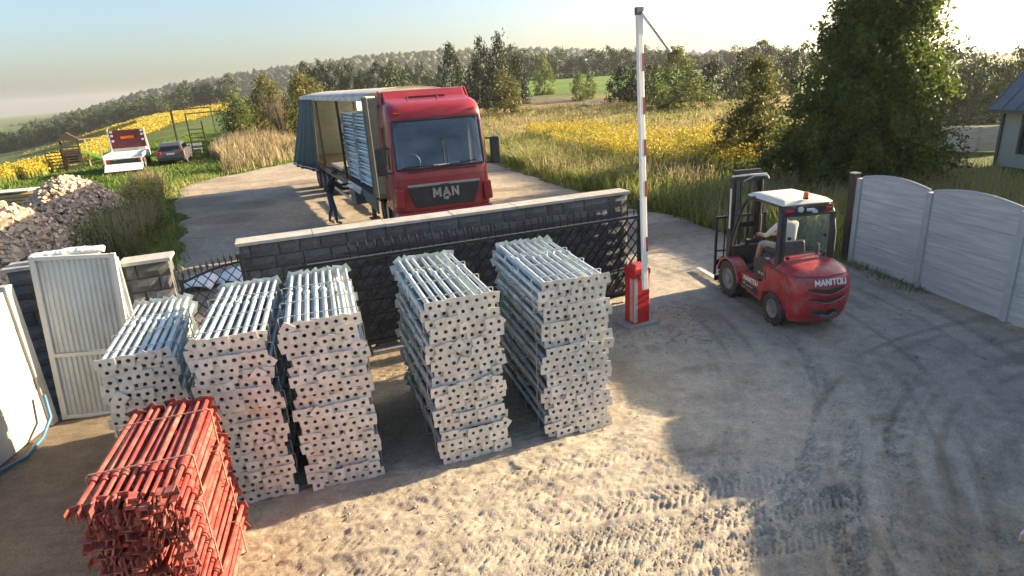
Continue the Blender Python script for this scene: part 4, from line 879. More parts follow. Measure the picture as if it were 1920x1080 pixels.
# chassis sides
for s in (-1, 1):
    MB().prism([(-.30, .60), (.02, .98), (.30, .98), (.42, .64), (1.12, .62), (1.10, .34), (.42, .27), (.34, .5), (.1, .66), (-.2, .62)], s * .36, s * .53, 'x').build('side_frame', 'lift_red', fk, bevel=.018)
    MB().box((s * .5, .85, .42), (.14, .5, .03)).build('step_plate', 'dark_grey', fk, bevel=.005)
    MB().prism([(.10, .70), (.08, 1.06), (.40, 1.10), (.72, 1.02), (.62, .66)], s * .40, s * .535 + s * .002, 'x').build('battery_cover', 'black_plastic', fk, bevel=.02)
    if s < 0:
        o = seg_text('MANITOU', .075, .24, .004, .3).build('lettering', 'decal_white', fk); o.rotation_euler = (0, 0, R(-90)); o.location = (-.532, .76, .565)
        tt = text_mesh('MI 25 D', .07, .003, 1, .0); o = mobj('lettering', tt, 'decal_white', fk); o.matrix_local = Matrix.Translation((-.5425, .40, .80)) @ Matrix(((0, 0, -1, 0), (-1, 0, 0, 0), (0, 1, 0, 0), (0, 0, 0, 1)))
        MB().prism([(.50, .34), (1.06, .40), (1.06, .50), (.50, .47)], -.5345, -.531, 'x').build('side_decal', 'black_plastic', fk); MB().lathe([(.045, 0), (.045, .004), (.001, .004)], (-.539, .97, .445), 'x', 14).build('decal_badge', 'decal_green', fk)
        MB().box((-.537, .78, .43), (.004, .22, .03)).build('decal_line', 'decal_white', fk)
    wheel(fk, (s * .47, 0, .285), .285, .19, 'rear_wheel', 'rim_grey', 22); wheel(fk, (s * .46, 1.55, .36), .36, .24, 'front_wheel', 'rim_grey', 26)
    pts = [(1.55 + .43 * math.cos(a), .36 + .43 * math.sin(a)) for a in np.linspace(.2, PI - .1, 12)]; inn = [(1.55 + .40 * math.cos(a), .36 + .40 * math.sin(a)) for a in np.linspace(PI - .1, .2, 12)]
    MB().prism(pts + inn, s * .34, s * .585, 'x').build('fender', 'lift_red', fk)
MB().box((0, .95, .40), (.74, 1.9, .22)).build('chassis', 'black_steel', fk); MB().box((0, .36, .86), (.76, .72, .46)).build('engine_hood', 'black_plastic', fk, bevel=.04)
MB().box((0, 1.3, .58), (.76, .75, .04)).build('floor_plate', 'dark_grey', fk); MB().box((0, 1.66, .78), (.84, .1, .42)).build('cowl', 'black_plastic', fk, bevel=.02)
# overhead guard
for s in (-1, 1):
    MB().tube([(s * .50, .02, 1.0), (s * .50, .02, 1.55), (s * .455, .06, 1.92), (s * .42, .16, 2.04)], .048, 8).build('rear_pillar', 'black_plastic', fk, smooth=50)
    MB().tube([(s * .47, 1.72, .7), (s * .47, 1.62, 1.2), (s * .46, 1.32, 1.82), (s * .44, 1.18, 2.0), (s * .42, .95, 2.07)], .034, 8).build('front_pillar', 'black_plastic', fk, smooth=50)
    MB().tube([(s * .42, 1.1, 2.03), (s * .42, .16, 2.05)], .03, 6).build('roof_rail', 'black_plastic', fk)
rf = MB(); rf.loft([[(-.42, 1.22, 2.05), (.42, 1.22, 2.05), (.43, .08, 2.05), (-.43, .08, 2.05)], [(-.44, 1.24, 2.075), (.44, 1.24, 2.075), (.455, .03, 2.08), (-.455, .03, 2.08)], [(-.39, 1.14, 2.125), (.39, 1.14, 2.125), (.40, .12, 2.135), (-.40, .12, 2.135)], [(-.3, .95, 2.14), (.3, .95, 2.14), (.34, .28, 2.155), (-.34, .28, 2.155)]]); rf.build('roof', 'cream_paint', fk, bevel=.02, smooth=50)
MB().box((0, .05, 1.98), (.9, .07, .13)).build('rear_header', 'black_plastic', fk, bevel=.015)
for x, mt_ in ((-.36, 'red_lens'), (.36, 'red_lens'), (.02, 'clear_lens')): MB().box((x, .0, 1.985), (.14, .03, .05)).build('work_light', mt_, fk, bevel=.01)
for x in (-.16, .1): MB().lathe([(.001, -.02), (.045, -.02), (.05, .02), (.001, .04)], (x, -.0, 1.94 if x > 0 else 2.0), 'y', 12).build('lamp', 'clear_lens', fk)
MB().lathe([(.045, 0), (.045, .03)], (-.02, .10, 2.15), 'z', 12).build('beacon_base', 'black_plastic', fk); MB().lathe([(.04, .03), (.042, .09), (.03, .12), (.001, .125)], (-.02, .10, 2.15), 'z', 12).build('beacon', 'orange_lens', fk, smooth=50)
gw = MB().box((0, -.005, 1.49), (.86, .012, .82)).build('rear_window', 'glass_clear', fk)
for a, b in (((-.44, -.01, 1.06), (-.44, -.01, 1.92)), ((.44, -.01, 1.06), (.44, -.01, 1.92)), ((-.44, -.01, 1.07), (.44, -.01, 1.07)), ((-.44, -.01, 1.91), (.44, -.01, 1.91))): MB().bar(a, b, .06, .035).build('window_frame', 'black_plastic', gw)
for x, z in ((-.33, 1.52), (.33, 1.52), (-.33, 1.17), (.33, 1.17)): MB().lathe([(.028, -.016), (.028, .012)], (x, -.008, z), 'y', 10).build('clamp', 'black_plastic', gw)
for x in (-.09, .09):
    MB().box((x, 2.09, 1.2), (.03, .02, 2.1)).build('lift_chain', 'dark_grey', fk)
MB().tube([(.16, 1.98, 2.25), (.18, 1.9, 1.6), (.17, 1.93, .6)], .013, 6).build('hydraulic_hose', 'black_plastic', fk); MB().tube([(-.16, 1.98, 2.25), (-.17, 1.9, 1.5), (-.2, 1.93, .6)], .013, 6).build('hydraulic_hose', 'black_plastic', fk)
MB().tube([Vector(p) + Vector((p[0] * .012, -.006, .004)) for p in cwsec(1.0, .55, -.58, .32, .34)], .006, 4).build('hood_seam', 'black_plastic', fk)
MB().tube([(x_, .26, z_) for x_, z_ in ((-.557, .75), (-.556, .95), (-.525, 1.07), (-.44, 1.125), (0, 1.136), (.44, 1.125), (.525, 1.07), (.556, .95), (.557, .75))], .007, 4).build('hood_seam', 'black_plastic', fk)
MB().lathe([(.03, 0), (.03, .22), (.022, .24)], (.36, .2, 1.08), 'z', 10).build('exhaust_stub', 'dark_grey', fk)
# mast, carriage, forks
ms = MB()
for s in (-1, 1): ms.box((s * .30, 2.02, 1.18), (.075, .15, 2.16))
for z in (.25, 1.3, 2.22): ms.box((0, 2.03 if z < 2 else 1.99, z), (.68, .06, .10))
ms.build('outer_mast', 'black_steel', fk, bevel=.006)
mi = MB()
for s in (-1, 1): mi.box((s * .21, 2.05, 1.28), (.06, .12, 2.2))
mi.box((0, 2.05, 2.36), (.56, .10, .07)); mi.build('inner_mast', 'black_steel', fk, bevel=.006)
for s in (-1, 1): MB().lathe([(.032, .2), (.032, 1.5), (.02, 1.51), (.02, 2.2)], (s * .26, 1.91, 0), 'z', 10).build('lift_cylinder', 'dark_grey', fk); MB().box((s * .342, 2.0, 1.65), (.006, .06, .8)).build('mast_sticker', 'decal_white', fk)
MB().tube([(-.12, 1.97, 2.18), (.1, 1.93, 2.28), (.36, 1.93, 2.27), (.42, 1.96, 2.2)], .016, 6).build('hydraulic_hose', 'silver', fk)
MB().tube([(-.36, 1.95, 2.3), (0, 1.94, 2.31), (.36, 1.95, 2.3)], .018, 6).build('top_bracket', 'cream_paint', fk)
ca = MB()
for z in (.18, .52): ca.box((0, 2.16, z), (1.06, .05, .11))
ca.build('carriage', 'black_steel', fk, bevel=.005)
lb = MB()
for x in (-.52, .52): lb.box((x, 2.18, .85), (.045, .04, 1.2))
lb.box((0, 2.18, 1.45), (1.08, .04, .045)); lb.box((0, 2.18, .75), (1.04, .03, .03))
for x in (-.34, -.17, 0, .17, .34): lb.box((x, 2.18, 1.0), (.022, .022, .86))
lb.build('load_backrest', 'black_steel', fk)
for s in (-1, 1):
    MB().prism([(2.19, .04), (2.24, .62), (2.20, .62), (2.19, .1)], s * .36 - .05, s * .36 + .05, 'x').build('fork_shank', 'wood_new', fk); MB().prism([(2.19, .04), (3.25, .055), (3.28, .06), (3.25, .068), (2.23, .085), (2.19, .085)], s * .36 - .055, s * .36 + .055, 'x').build('fork', 'cream_paint', fk)
MB().tube([(-.18, 1.66, .95), (-.12, 1.42, 1.18)], .025, 8).build('steering_column', 'black_plastic', fk)
sw = MB(); cc = Vector((-.12, 1.40, 1.2)); q = Matrix.Rotation(R(-32), 3, 'X'); sw.tube([cc + q @ Vector((.17 * math.cos(a), .17 * math.sin(a), 0)) for a in np.linspace(0, 2 * PI, 21)], .014, 6); sw.build('steering_wheel', 'black_plastic', fk)
se = MB().box((0, .62, 1.10), (.5, .5, .13)).build('seat', 'black_plastic', fk, bevel=.04); MB().box((0, .34, 1.25), (.42, .10, .24), Matrix.Rotation(R(-8), 3, 'X')).build('backrest', 'black_plastic', se, bevel=.05)
MB().tube([(.34, 1.3, .9), (.36, 1.25, 1.18)], .012, 6).build('lever', 'black_steel', fk)

# ================================================================== PEOPLE
def person(name, J, E, mats, label, loc, rz, head, facing, hair='hair_dark', scale=1.0):
    """J: joint name -> (pos, radius); E: (a, b, material); one skinned body, materials follow the nearest bone"""
    names = list(J); me = bpy.data.meshes.new('skeleton'); me.from_pydata([J[n][0] for n in names], [(names.index(a), names.index(b)) for a, b, _ in E], [])
    o = bpy.data.objects.new('skeleton', me); COL.objects.link(o); o.modifiers.new('skin', 'SKIN')
    for i, n in enumerate(names):
        sv = me.skin_vertices[0].data[i]; r_ = J[n][1]; sv.radius = r_ if isinstance(r_, tuple) else (r_, r_); sv.use_root = (i == 0)
    su = o.modifiers.new('sub', 'SUBSURF'); su.levels = 2; su.render_levels = 2
    bpy.context.view_layer.update()
    bm2 = bpy.data.meshes.new_from_object(o.evaluated_get(bpy.context.evaluated_depsgraph_get())); bpy.data.objects.remove(o)
    bm2.materials.clear()
    for m_ in mats: bm2.materials.append(MT(m_))
    # head: shaped sphere with nose, chin, ears, joined to the same mesh
    bm = bmesh.new(); bm.from_mesh(bm2); hc = Vector(head[0]); s = head[1]; n0 = len(bm.verts)
    F = Vector(facing).normalized(); U = Vector((0, 0, 1)); U = (U - F * U.dot(F)).normalized(); Rr = F.cross(U)
    ret = bmesh.ops.create_uvsphere(bm, u_segments=20, v_segments=14, radius=1.0)
    for v in ret['verts']:
        x, y, z = v.co; w = .076 * (1 - .22 * max(0, -z)); d = .096 * (1 - .12 * max(0, -z)); f = y * d
        if y > .25 and abs(x) < .3 and -.35 < z < .12: f += .020 * (1 - abs(x) / .3)
        if y > .4 and abs(z + .5) < .12: f += .006
        if y > .5 and abs(z - .12) < .1 and .2 < abs(x) < .55: f -= .008
        if abs(x) > .95 and abs(z) < .25: w += .012
        v.co = hc + (Rr * x * w + F * f + U * z * .118) * s
    hf = {f for v in ret['verts'] for f in v.link_faces}
    for f in bm.faces:
        f.smooth = True
        if f in hf: f.material_index = 0; continue
        c = f.calc_center_median(); best = 1e9
        for a, b, mi_ in E:
            pa, pb = Vector(J[a][0]), Vector(J[b][0]); ab = pb - pa; t = max(0, min(1, (c - pa).dot(ab) / max(ab.length_squared, 1e-9))); ra = J[a][1]; ra = max(ra) if isinstance(ra, tuple) else ra
            d = (pa + ab * t - c).length - .6 * ra
            if d < best: best = d; f.material_index = mi_
    bm.to_mesh(bm2); bm.free()
    root = thing(name, label, 'person', loc, rz); root.scale = (scale,) * 3
    body = mobj('body', bm2, None, root)
    h = MB(); V = []; Fc = []; nu, nv = 16, 7
    for j in range(nv):
        ph = (PI * .56) * j / (nv - 1)
        for i in range(nu):
            a = 2 * PI * i / nu; x, y, z = math.sin(ph) * math.cos(a), math.sin(ph) * math.sin(a), math.cos(ph)
            if y > .55 and z < .45: z = .45
            V.append(hc + (Rr * x * .083 + F * (y * .102 - .004) + U * (z * .125 + .004)) * s)
    for j in range(nv - 1):
        for i in range(nu): Fc.append((j * nu + i, j * nu + (i + 1) % nu, (j + 1) * nu + (i + 1) % nu, (j + 1) * nu + i))
    h.add(V, Fc).build('hair', hair, root, smooth=60, solid=.006)
    return root
def hand(J, E, side, wrist, d, pn, mi, curl=.4):
    """palm, four fingers and a thumb from the wrist along d; pn is the palm normal"""
    d = Vector(d).normalized(); pn = Vector(pn); pn = (pn - d * pn.dot(d)).normalized(); sd = d.cross(pn); w = Vector(wrist[1])
    J[side + 'palm'] = (w + d * .055, (.033, .017)); E.append((wrist[0], side + 'palm', mi))
    for k, (o_, L) in enumerate(((-.030, .07), (-.010, .082), (.011, .078), (.030, .06))):
        b = w + d * .095 + sd * o_; J['%sf%da' % (side, k)] = (b, .0095); E.append((side + 'palm', '%sf%da' % (side, k), mi))
        m1 = b + (d * math.cos(curl) + pn * math.sin(curl)) * L * .5; J['%sf%db' % (side, k)] = (m1, .0085); E.append(('%sf%da' % (side, k), '%sf%db' % (side, k), mi))
        m2 = m1 + (d * math.cos(curl * 2.6) + pn * math.sin(curl * 2.6)) * L * .5; J['%sf%dc' % (side, k)] = (m2, .007); E.append(('%sf%db' % (side, k), '%sf%dc' % (side, k), mi))
    t1 = w + d * .035 - sd * .045 + pn * .012; J[side + 'ta'] = (t1, .011); E.append((side + 'palm', side + 'ta', mi)); t2 = t1 + d * .04 - sd * .012 + pn * .02; J[side + 'tb'] = (t2, .009); E.append((side + 'ta', side + 'tb', mi))

# driver sits facing +y of the forklift (forward)
J = {'pelvis': ((0, .56, 1.22), (.15, .11)), 'belly': ((0, .56, 1.36), (.15, .11)), 'chest': ((0, .60, 1.54), (.165, .11)), 'neckb': ((0, .62, 1.67), (.075, .07)), 'neck': ((0, .635, 1.74), .052)}
E = [('pelvis', 'belly', 1), ('belly', 'chest', 1), ('chest', 'neckb', 1), ('neckb', 'neck', 0)]
for s, n in ((-1, 'l'), (1, 'r')):
    J.update({n + 'sh': ((s * .18, .61, 1.62), .062), n + 'el': ((s * .27, .78, 1.40) if s < 0 else (.25, .82, 1.36), .042), n + 'hip': ((s * .1, .64, 1.2), .085), n + 'kn': ((s * .19, 1.04, 1.20), .062), n + 'cal': ((s * .19, 1.12, .98), .055), n + 'an': ((s * .19, 1.18, .70), .036), n + 'toe': ((s * .2, 1.34, .63), (.042, .03))})
    wr = (-.16, 1.20, 1.33) if s < 0 else (.06, 1.22, 1.3)
    J[n + 'wr'] = (wr, .028); E += [('chest', n + 'sh', 1), (n + 'sh', n + 'el', 1), (n + 'el', n + 'wr', 0), ('pelvis', n + 'hip', 2), (n + 'hip', n + 'kn', 2), (n + 'kn', n + 'cal', 0), (n + 'cal', n + 'an', 0), (n + 'an', n + 'toe', 3)]
    hand(J, E, n, (n + 'wr', wr), (.05 * -s, .2, -.02), (0, -.4, -1), 0, .7)
person('person', J, E, ['skin_tone', 'shirt_white', 'shorts_grey', 'cloth_dark'], 'driver in a white T-shirt and grey shorts seated in the red forklift', (4.65, 9.2, -.02), R(8), ((0, .665, 1.86), 1.0), (0, 1, -.1), scale=.92)

# man beside the trailer, bending towards it, back and left side to the viewer
J = {'pelvis': ((0, 0, .92), (.15, .115)), 'belly': ((0, .03, 1.06), (.145, .115)), 'chest': ((0, .12, 1.28), (.17, .12)), 'neckb': ((0, .19, 1.42), (.07, .065)), 'neck': ((0, .22, 1.48), .055)}
E = [('pelvis', 'belly', 1), ('belly', 'chest', 1), ('chest', 'neckb', 1), ('neckb', 'neck', 0)]
for s, n in ((-1, 'l'), (1, 'r')):
    st_ = .10 if s > 0 else -.12
    wr = (s * .16, .60, 1.22 if s < 0 else 1.1)
    J.update({n + 'sh': ((s * .19, .14, 1.37), .065), n + 'el': ((s * .24, .36, 1.17), .047), n + 'wr': (wr, .03), n + 'hip': ((s * .1, 0, .88), .095), n + 'kn': ((s * .13, .06 + st_ * .5, .49), .066), n + 'cal': ((s * .13, .02 + st_ * .8, .32), .056), n + 'an': ((s * .13, st_, .09), .042), n + 'toe': ((s * .14, st_ + .17, .035), (.048, .032))})
    E += [('chest', n + 'sh', 1), (n + 'sh', n + 'el', 1), (n + 'el', n + 'wr', 1), ('pelvis', n + 'hip', 2), (n + 'hip', n + 'kn', 2), (n + 'kn', n + 'cal', 2), (n + 'cal', n + 'an', 2), (n + 'an', n + 'toe', 3)]
    hand(J, E, n, (n + 'wr', wr), (0, 1, -.1), (0, -.1, -1), 0, .35)
person('person', J, E, ['skin_tone', 'cloth_dark', 'jeans', 'shoe_tan'], 'man in dark top and jeans reaching to the open side of the trailer', (-5.55, 19.3, -.03), R(-75), ((0, .255, 1.585), 1.0), (0, 1, -.35))

# ================================================================== VEGETATION
def leaf_quads(P, size, rng, up=.3, flat=.0, asp=.55):
    """one leaf quad per point, random orientation"""
    n = len(P); a = rng.normal(size=(n, 3)); a[:, 2] *= (1 - flat); a /= np.linalg.norm(a, axis=1)[:, None]; b = rng.normal(size=(n, 3)); b[:, 2] -= up; b -= a * (a * b).sum(1)[:, None]; b /= np.linalg.norm(b, axis=1)[:, None]
    s = size * rng.uniform(.6, 1.35, n)[:, None]; u, w = b * s, np.cross(a, b) * s * asp
    V = np.stack([P - u, P - w * .9 + u * .1, P + u, P + w * .9 + u * .1], 1); return V.reshape(-1, 3), np.arange(4 * n).reshape(-1, 4)
def crown_mesh(name, rng, prof, H, nclump, nleaf, leaf, cr, mat, droop=.0, shell=.6, z0=0.0, irregular=.25):
    zz = np.sort(rng.random(nclump * 4)); rad = np.interp(zz * H, [p[0] for p in prof], [p[1] for p in prof]); keep = rng.random(len(zz)) < (rad + .08) / (rad.max() + .08); zz, rad = zz[keep][:], rad[keep]
    idx = rng.permutation(len(zz))[:nclump]; zz, rad = zz[idx], rad[idx]; n = len(zz); a = rng.uniform(0, 2 * PI, n)
    lob = 1 + irregular * np.sin(a * 3 + zz * 9 + rng.random() * 6) + irregular * .7 * np.sin(a * 5 - zz * 17)
    rr = rad * lob * (shell + (1 - shell) * rng.random(n) ** .5) * rng.uniform(.8, 1.08, n)
    Cn = np.stack([rr * np.cos(a), rr * np.sin(a), zz * H + z0], 1)
    k = np.repeat(np.arange(n), nleaf); g = rng.normal(size=(len(k), 3)) * cr * rng.uniform(.5, 1.3, n)[k][:, None]; g[:, 2] *= .75 + droop
    g[:, 2] -= droop * np.hypot(g[:, 0], g[:, 1]) * 1.2
    P = Cn[k] + g; P[:, 2] = np.maximum(P[:, 2], z0 + .02)
    V, F = leaf_quads(P, leaf, rng, up=.3 + droop); return np_mesh(name, V, F, mat)
def trunk_mesh(rng, H, r0, nl, spread, lz=.25, mat='bark'):
    m = MB(); pts = [(0.04 * H * rng.normal() * t * .3, .04 * H * rng.normal() * t * .3, H * t) for t in np.linspace(0, .9, 6)]; m.tube(pts, [r0 * (1 - .85 * t) for t in np.linspace(0, 1, 6)], 7)
    for i in range(nl):
        t = lz + (.85 - lz) * (i + rng.random()) / nl; a = rng.uniform(0, 6.28); L = spread * (1.05 - t) * rng.uniform(.6, 1.1); p = np.array((0, 0, H * t)); d = np.array((math.cos(a), math.sin(a), .35))
        m.tube([p, p + d * L * .5, p + d * L * np.array((1, 1, 1.15))], [r0 * .35 * (1 - t * .6), r0 * .2, r0 * .05], 5)
    me = m.mesh('trunk'); me.materials.append(MT(mat)); return me
rngT = np.random.default_rng(5)
def branch_crown(name, rng, prof, H, nbr, nleaf, leaf, mat, z0=.1, droop=.45, step=.32, spread=.17):
    """leaves hung in clumps along drooping boughs, so the outline breaks into sprays"""
    pz = [p[0] for p in prof]; pr_ = [p[1] for p in prof]; C_ = []
    for i in range(nbr):
        z = H * (rng.random() ** .85); L = np.interp(z, pz, pr_) * rng.uniform(.62, 1.18) + .12; a = rng.uniform(0, 2 * PI); up = rng.uniform(.05, .5) * (1 - .3 * z / H); bend = rng.normal() * .25
        k = max(2, int(L / step) + 1)
        for j in range(k):
            t = (j + .6 + .4 * rng.random()) / k; r_ = L * t; aa = a + bend * t
            C_.append((r_ * math.cos(aa), r_ * math.sin(aa), max(.15, z + up * r_ - droop * r_ * t * .9 + rng.normal() * .06), .55 + .45 * t))
    C_ = np.array(C_); n = len(C_); k = np.repeat(np.arange(n), nleaf); g = rng.normal(size=(len(k), 3)) * spread * (C_[k, 3] * rng.uniform(.6, 1.3, n)[k])[:, None]
    g[:, 2] -= .5 * np.abs(rng.normal(size=len(k))) * spread
    P = C_[k, :3] + g; P[:, 2] = np.maximum(P[:, 2], z0); V, F = leaf_quads(P, leaf, rng, up=.8); return np_mesh(name, V, F, mat)
# big tree at the gate
H = 8.3; prof = [(0, 1.7), (.6, 2.1), (1.6, 2.25), (3, 2.0), (4.5, 1.65), (6, 1.2), (7.4, .7), (8.3, .1)]
bt = thing('broadleaf_tree', 'tall dense dark green conical tree behind the end of the concrete fence', 'tree', (11.35, 19.4, -.06))
mobj('trunk', trunk_mesh(rngT, H, .2, 34, 2.6, .08), None, bt); mobj('crown', branch_crown('crown', rngT, prof, H, 330, 62, .072, 'leaf_big'), None, bt)
# drooping conifer left of it
ct = thing('weeping_conifer', 'ragged olive conifer with drooping boughs beside the tall dark tree', 'tree', (10.1, 24.8, -.06))
H = 4.3; prof = [(0, .3), (.7, 1.2), (1.4, 1.7), (2.4, 1.45), (3.3, .85), (4.3, .05)]
mobj('trunk', trunk_mesh(rngT, H, .13, 26, 2.3, .12), None, ct); mobj('crown', branch_crown('crown', rngT, prof, H, 60, 60, .06, 'leaf_conifer', droop=.8, step=.35, spread=.15), None, ct)
sh = thing('dark_shrub', 'low dark shrub filling the gap under the tall tree', 'shrub', (9.7, 20.9, -.06))
mobj('stems', trunk_mesh(rngT, 1.4, .05, 9, 1.2, .1), None, sh); mobj('foliage', crown_mesh('foliage', rngT, [(0, 1.0), (.7, 1.3), (1.7, .5)], 1.7, 110, 70, .06, .2, 'leaf_big', droop=.3), None, sh)
# shared tree kinds, unit height and width
def unit(kind, k):
    rng = np.random.default_rng(300 + k)
    if kind == 'far': prof = [(0, .25), (.15, .46), (.45, .52), (.75, .40), (1, .05)]; c = crown_mesh('crown', rng, prof, 1.0, 105, 34, .030, .07, 'leaf_far', shell=.5, irregular=.24); t = trunk_mesh(rng, .9, .03, 6, .4)
    elif kind == 'tall': prof = [(0, .3), (.3, .5), (.7, .42), (1, .08)]; c = crown_mesh('crown', rng, prof, 1.0, 130, 40, .026, .055, 'leaf_bush', shell=.5, irregular=.2); t = trunk_mesh(rng, .9, .02, 8, .4)
    elif kind == 'pine': prof = [(0, .40), (.2, .50), (.5, .42), (.8, .22), (1, .02)]; c = crown_mesh('crown', rng, prof, 1.0, 120, 36, .028, .06, 'leaf_pine', shell=.45, droop=.2, irregular=.22); t = trunk_mesh(rng, .92, .025, 8, .4)
    elif kind == 'youngpine': prof = [(0, .45), (.3, .5), (.6, .36), (1, .03)]; c = crown_mesh('crown', rng, prof, 1.0, 110, 40, .028, .06, 'leaf_olive', shell=.4, irregular=.25); t = trunk_mesh(rng, .9, .02, 8, .4)
    else: prof = [(0, .36), (.25, .5), (.6, .46), (1, .12)]; c = crown_mesh('crown', rng, prof, 1.0, 90, 36, .034, .075, 'leaf_bush', shell=.5, irregular=.22); t = trunk_mesh(rng, .8, .018, 7, .4)
    return t, c
KIND = {k: [unit(k, i * 10 + j) for j in range({'far': 5, 'pine': 3, 'bush': 3}.get(k, 1))] for i, k in enumerate(('far', 'tall', 'pine', 'youngpine', 'bush'))}
ROWS = [('far', -239.4, 293.8, -14.29, 10.3, 8.5),
 ('far', -243.4, 306.1, -14.02, 13.2, 11.1),
 ('far', -231.9, 297.1, -13.7, 11.1, 9.0),
 ('far', -243.7, 319.1, -13.21, 10.3, 12.1),
 ('far', -223.0, 300.5, -12.42, 12.4, 8.8),
 ('far', -232.0, 319.6, -11.73, 12.8, 11.8),
 ('far', -221.6, 310.2, -11.2, 11.8, 10.8),
 ('far', -225.1, 323.3, -10.3, 11.6, 9.0),
 ('far', -201.4, 298.6, -9.14, 11.0, 9.1),
 ('far', -199.3, 301.9, -8.34, 12.7, 11.1),
 ('far', -202.7, 314.6, -7.45, 11.9, 10.0),
 ('far', -207.2, 330.0, -6.53, 13.5, 9.0),
 ('far', -199.7, 328.3, -5.45, 10.7, 10.8),
 ('far', -185.8, 312.4, -4.7, 13.6, 9.1),
 ('far', -183.0, 315.9, -3.9, 12.0, 9.4),
 ('far', -173.0, 309.9, -2.87, 10.3, 10.3),
 ('far', -161.5, 294.9, -2.4, 8.6, 8.6),
 ('far', -157.0, 298.2, -1.57, 9.5, 9.1),
 ('far', -168.6, 330.0, -1.04, 10.2, 11.4),
 ('far', -157.3, 320.2, -0.5, 12.6, 12.1),
 ('far', -158.1, 330.0, -0.15, 16.0, 11.7),
 ('far', -151.1, 330.0, 0.47, 13.8, 11.9),
 ('far', -147.7, 330.0, 0.76, 13.7, 9.3),
 ('far', -140.3, 330.0, 1.46, 13.1, 8.8),
 ('far', -136.9, 330.0, 1.81, 16.5, 10.1),
 ('far', -183.2, 330.0, -2.73, 12.7, 7.7),
 ('far', -177.1, 330.0, -1.95, 12.0, 7.7),
 ('far', -171.0, 330.0, -1.28, 9.1, 7.7),
 ('far', -164.6, 330.0, -0.71, 9.3, 7.7),
 ('far', -50.5, 170.0, 1.54, 10.0, 5.3),
 ('far', -46.7, 170.0, 1.54, 10.2, 5.3),
 ('far', -42.9, 170.0, 1.54, 10.0, 5.3),
 ('far', -39.1, 170.0, 1.54, 9.4, 5.3),
 ('far', -35.3, 170.0, 1.54, 7.9, 5.3),
 ('far', -31.5, 170.0, 1.54, 9.0, 5.3),
 ('far', -27.8, 170.0, 1.54, 9.1, 5.3),
 ('far', -24.0, 170.0, 1.54, 7.7, 5.3),
 ('far', -20.2, 170.0, 1.54, 8.1, 5.3),
 ('far', -16.4, 170.0, 1.54, 5.9, 5.3),
 ('far', 5.5, 260.0, 3.34, 13.5, 9.9),
 ('far', 11.9, 260.0, 3.34, 11.4, 9.9),
 ('far', 18.4, 260.0, 3.34, 9.9, 9.9),
 ('far', 24.8, 260.0, 3.34, 11.1, 9.9),
 ('far', 31.2, 260.0, 3.34, 8.2, 9.9),
 ('far', 37.7, 260.0, 3.34, 10.0, 9.9),
 ('far', 44.1, 260.0, 3.34, 10.7, 9.9),
 ('far', 50.6, 260.0, 3.34, 9.6, 9.9),
 ('far', 57.1, 260.0, 3.34, 10.8, 9.9),
 ('far', 63.6, 260.0, 3.34, 8.8, 9.9),
 ('far', 70.0, 260.0, 3.34, 9.1, 9.9),
 ('far', 76.5, 260.0, 3.34, 5.9, 9.9),
 ('far', 83.0, 260.0, 3.34, 5.8, 9.9),
 ('far', 89.5, 260.0, 3.34, 6.9, 9.9),
 ('far', 96.1, 260.0, 3.34, 8.5, 9.9),
 ('far', 102.6, 260.0, 3.2, 7.3, 9.9),
 ('far', 109.1, 260.0, 2.47, 7.7, 9.9),
 ('far', 115.6, 260.0, 1.11, 8.8, 10.0),
 ('pine', -7.9, 110.0, 0.34, 10.1, 5.5),
 ('pine', -2.6, 100.0, 0.14, 10.0, 5.2),
 ('pine', 0.3, 98.0, 0.1, 10.2, 4.9),
 ('pine', 2.8, 102.0, 0.18, 7.6, 4.4),
 ('bush', 9.2, 130.0, 0.74, 7.1, 3.9),
 ('youngpine', 0.4, 70.0, -0.06, 5.0, 4.7),
 ('far', -19.3, 120.0, 0.54, 7.8, 6.1),
 ('bush', 12.4, 100.0, 0.14, 4.1, 2.2),
 ('bush', 14.6, 104.0, 0.22, 3.8, 2.2),
 ('pine', 15.2, 80.0, -0.06, 4.9, 4.1),
 ('pine', 16.8, 78.0, -0.06, 5.4, 3.3),
 ('pine', 17.4, 74.0, -0.06, 4.9, 2.7),
 ('tall', 19.4, 70.0, -0.06, 6.1, 4.7),
 ('bush', 18.0, 60.0, -0.06, 3.0, 4.6),
 ('bush', 15.5, 62.0, -0.06, 2.7, 3.1),
 ('pine', 23.3, 70.0, -0.06, 4.8, 3.9),
 ('pine', 30.0, 80.0, -0.06, 5.4, 4.7),
 ('far', 61.1, 150.0, 0.98, 8.0, 8.0),
 ('far', 42.5, 90.0, -0.98, 7.2, 5.3),
 ('far', 44.6, 100.0, -0.27, 5.9, 4.2),
 ('far', 52.8, 75.0, -4.24, 8.2, 4.5),
 ('far', 52.1, 70.0, -3.93, 6.6, 3.8),
 ('far', 56.1, 72.0, -4.21, 5.7, 2.8),
 ('far', 58.1, 72.0, -4.29, 7.2, 2.6),
 ('far', 62.1, 74.0, -4.57, 6.6, 3.8)]
TN = {'far': 'broadleaf_tree', 'tall': 'birch_tree', 'pine': 'pine_tree', 'youngpine': 'young_pine', 'bush': 'bush'}
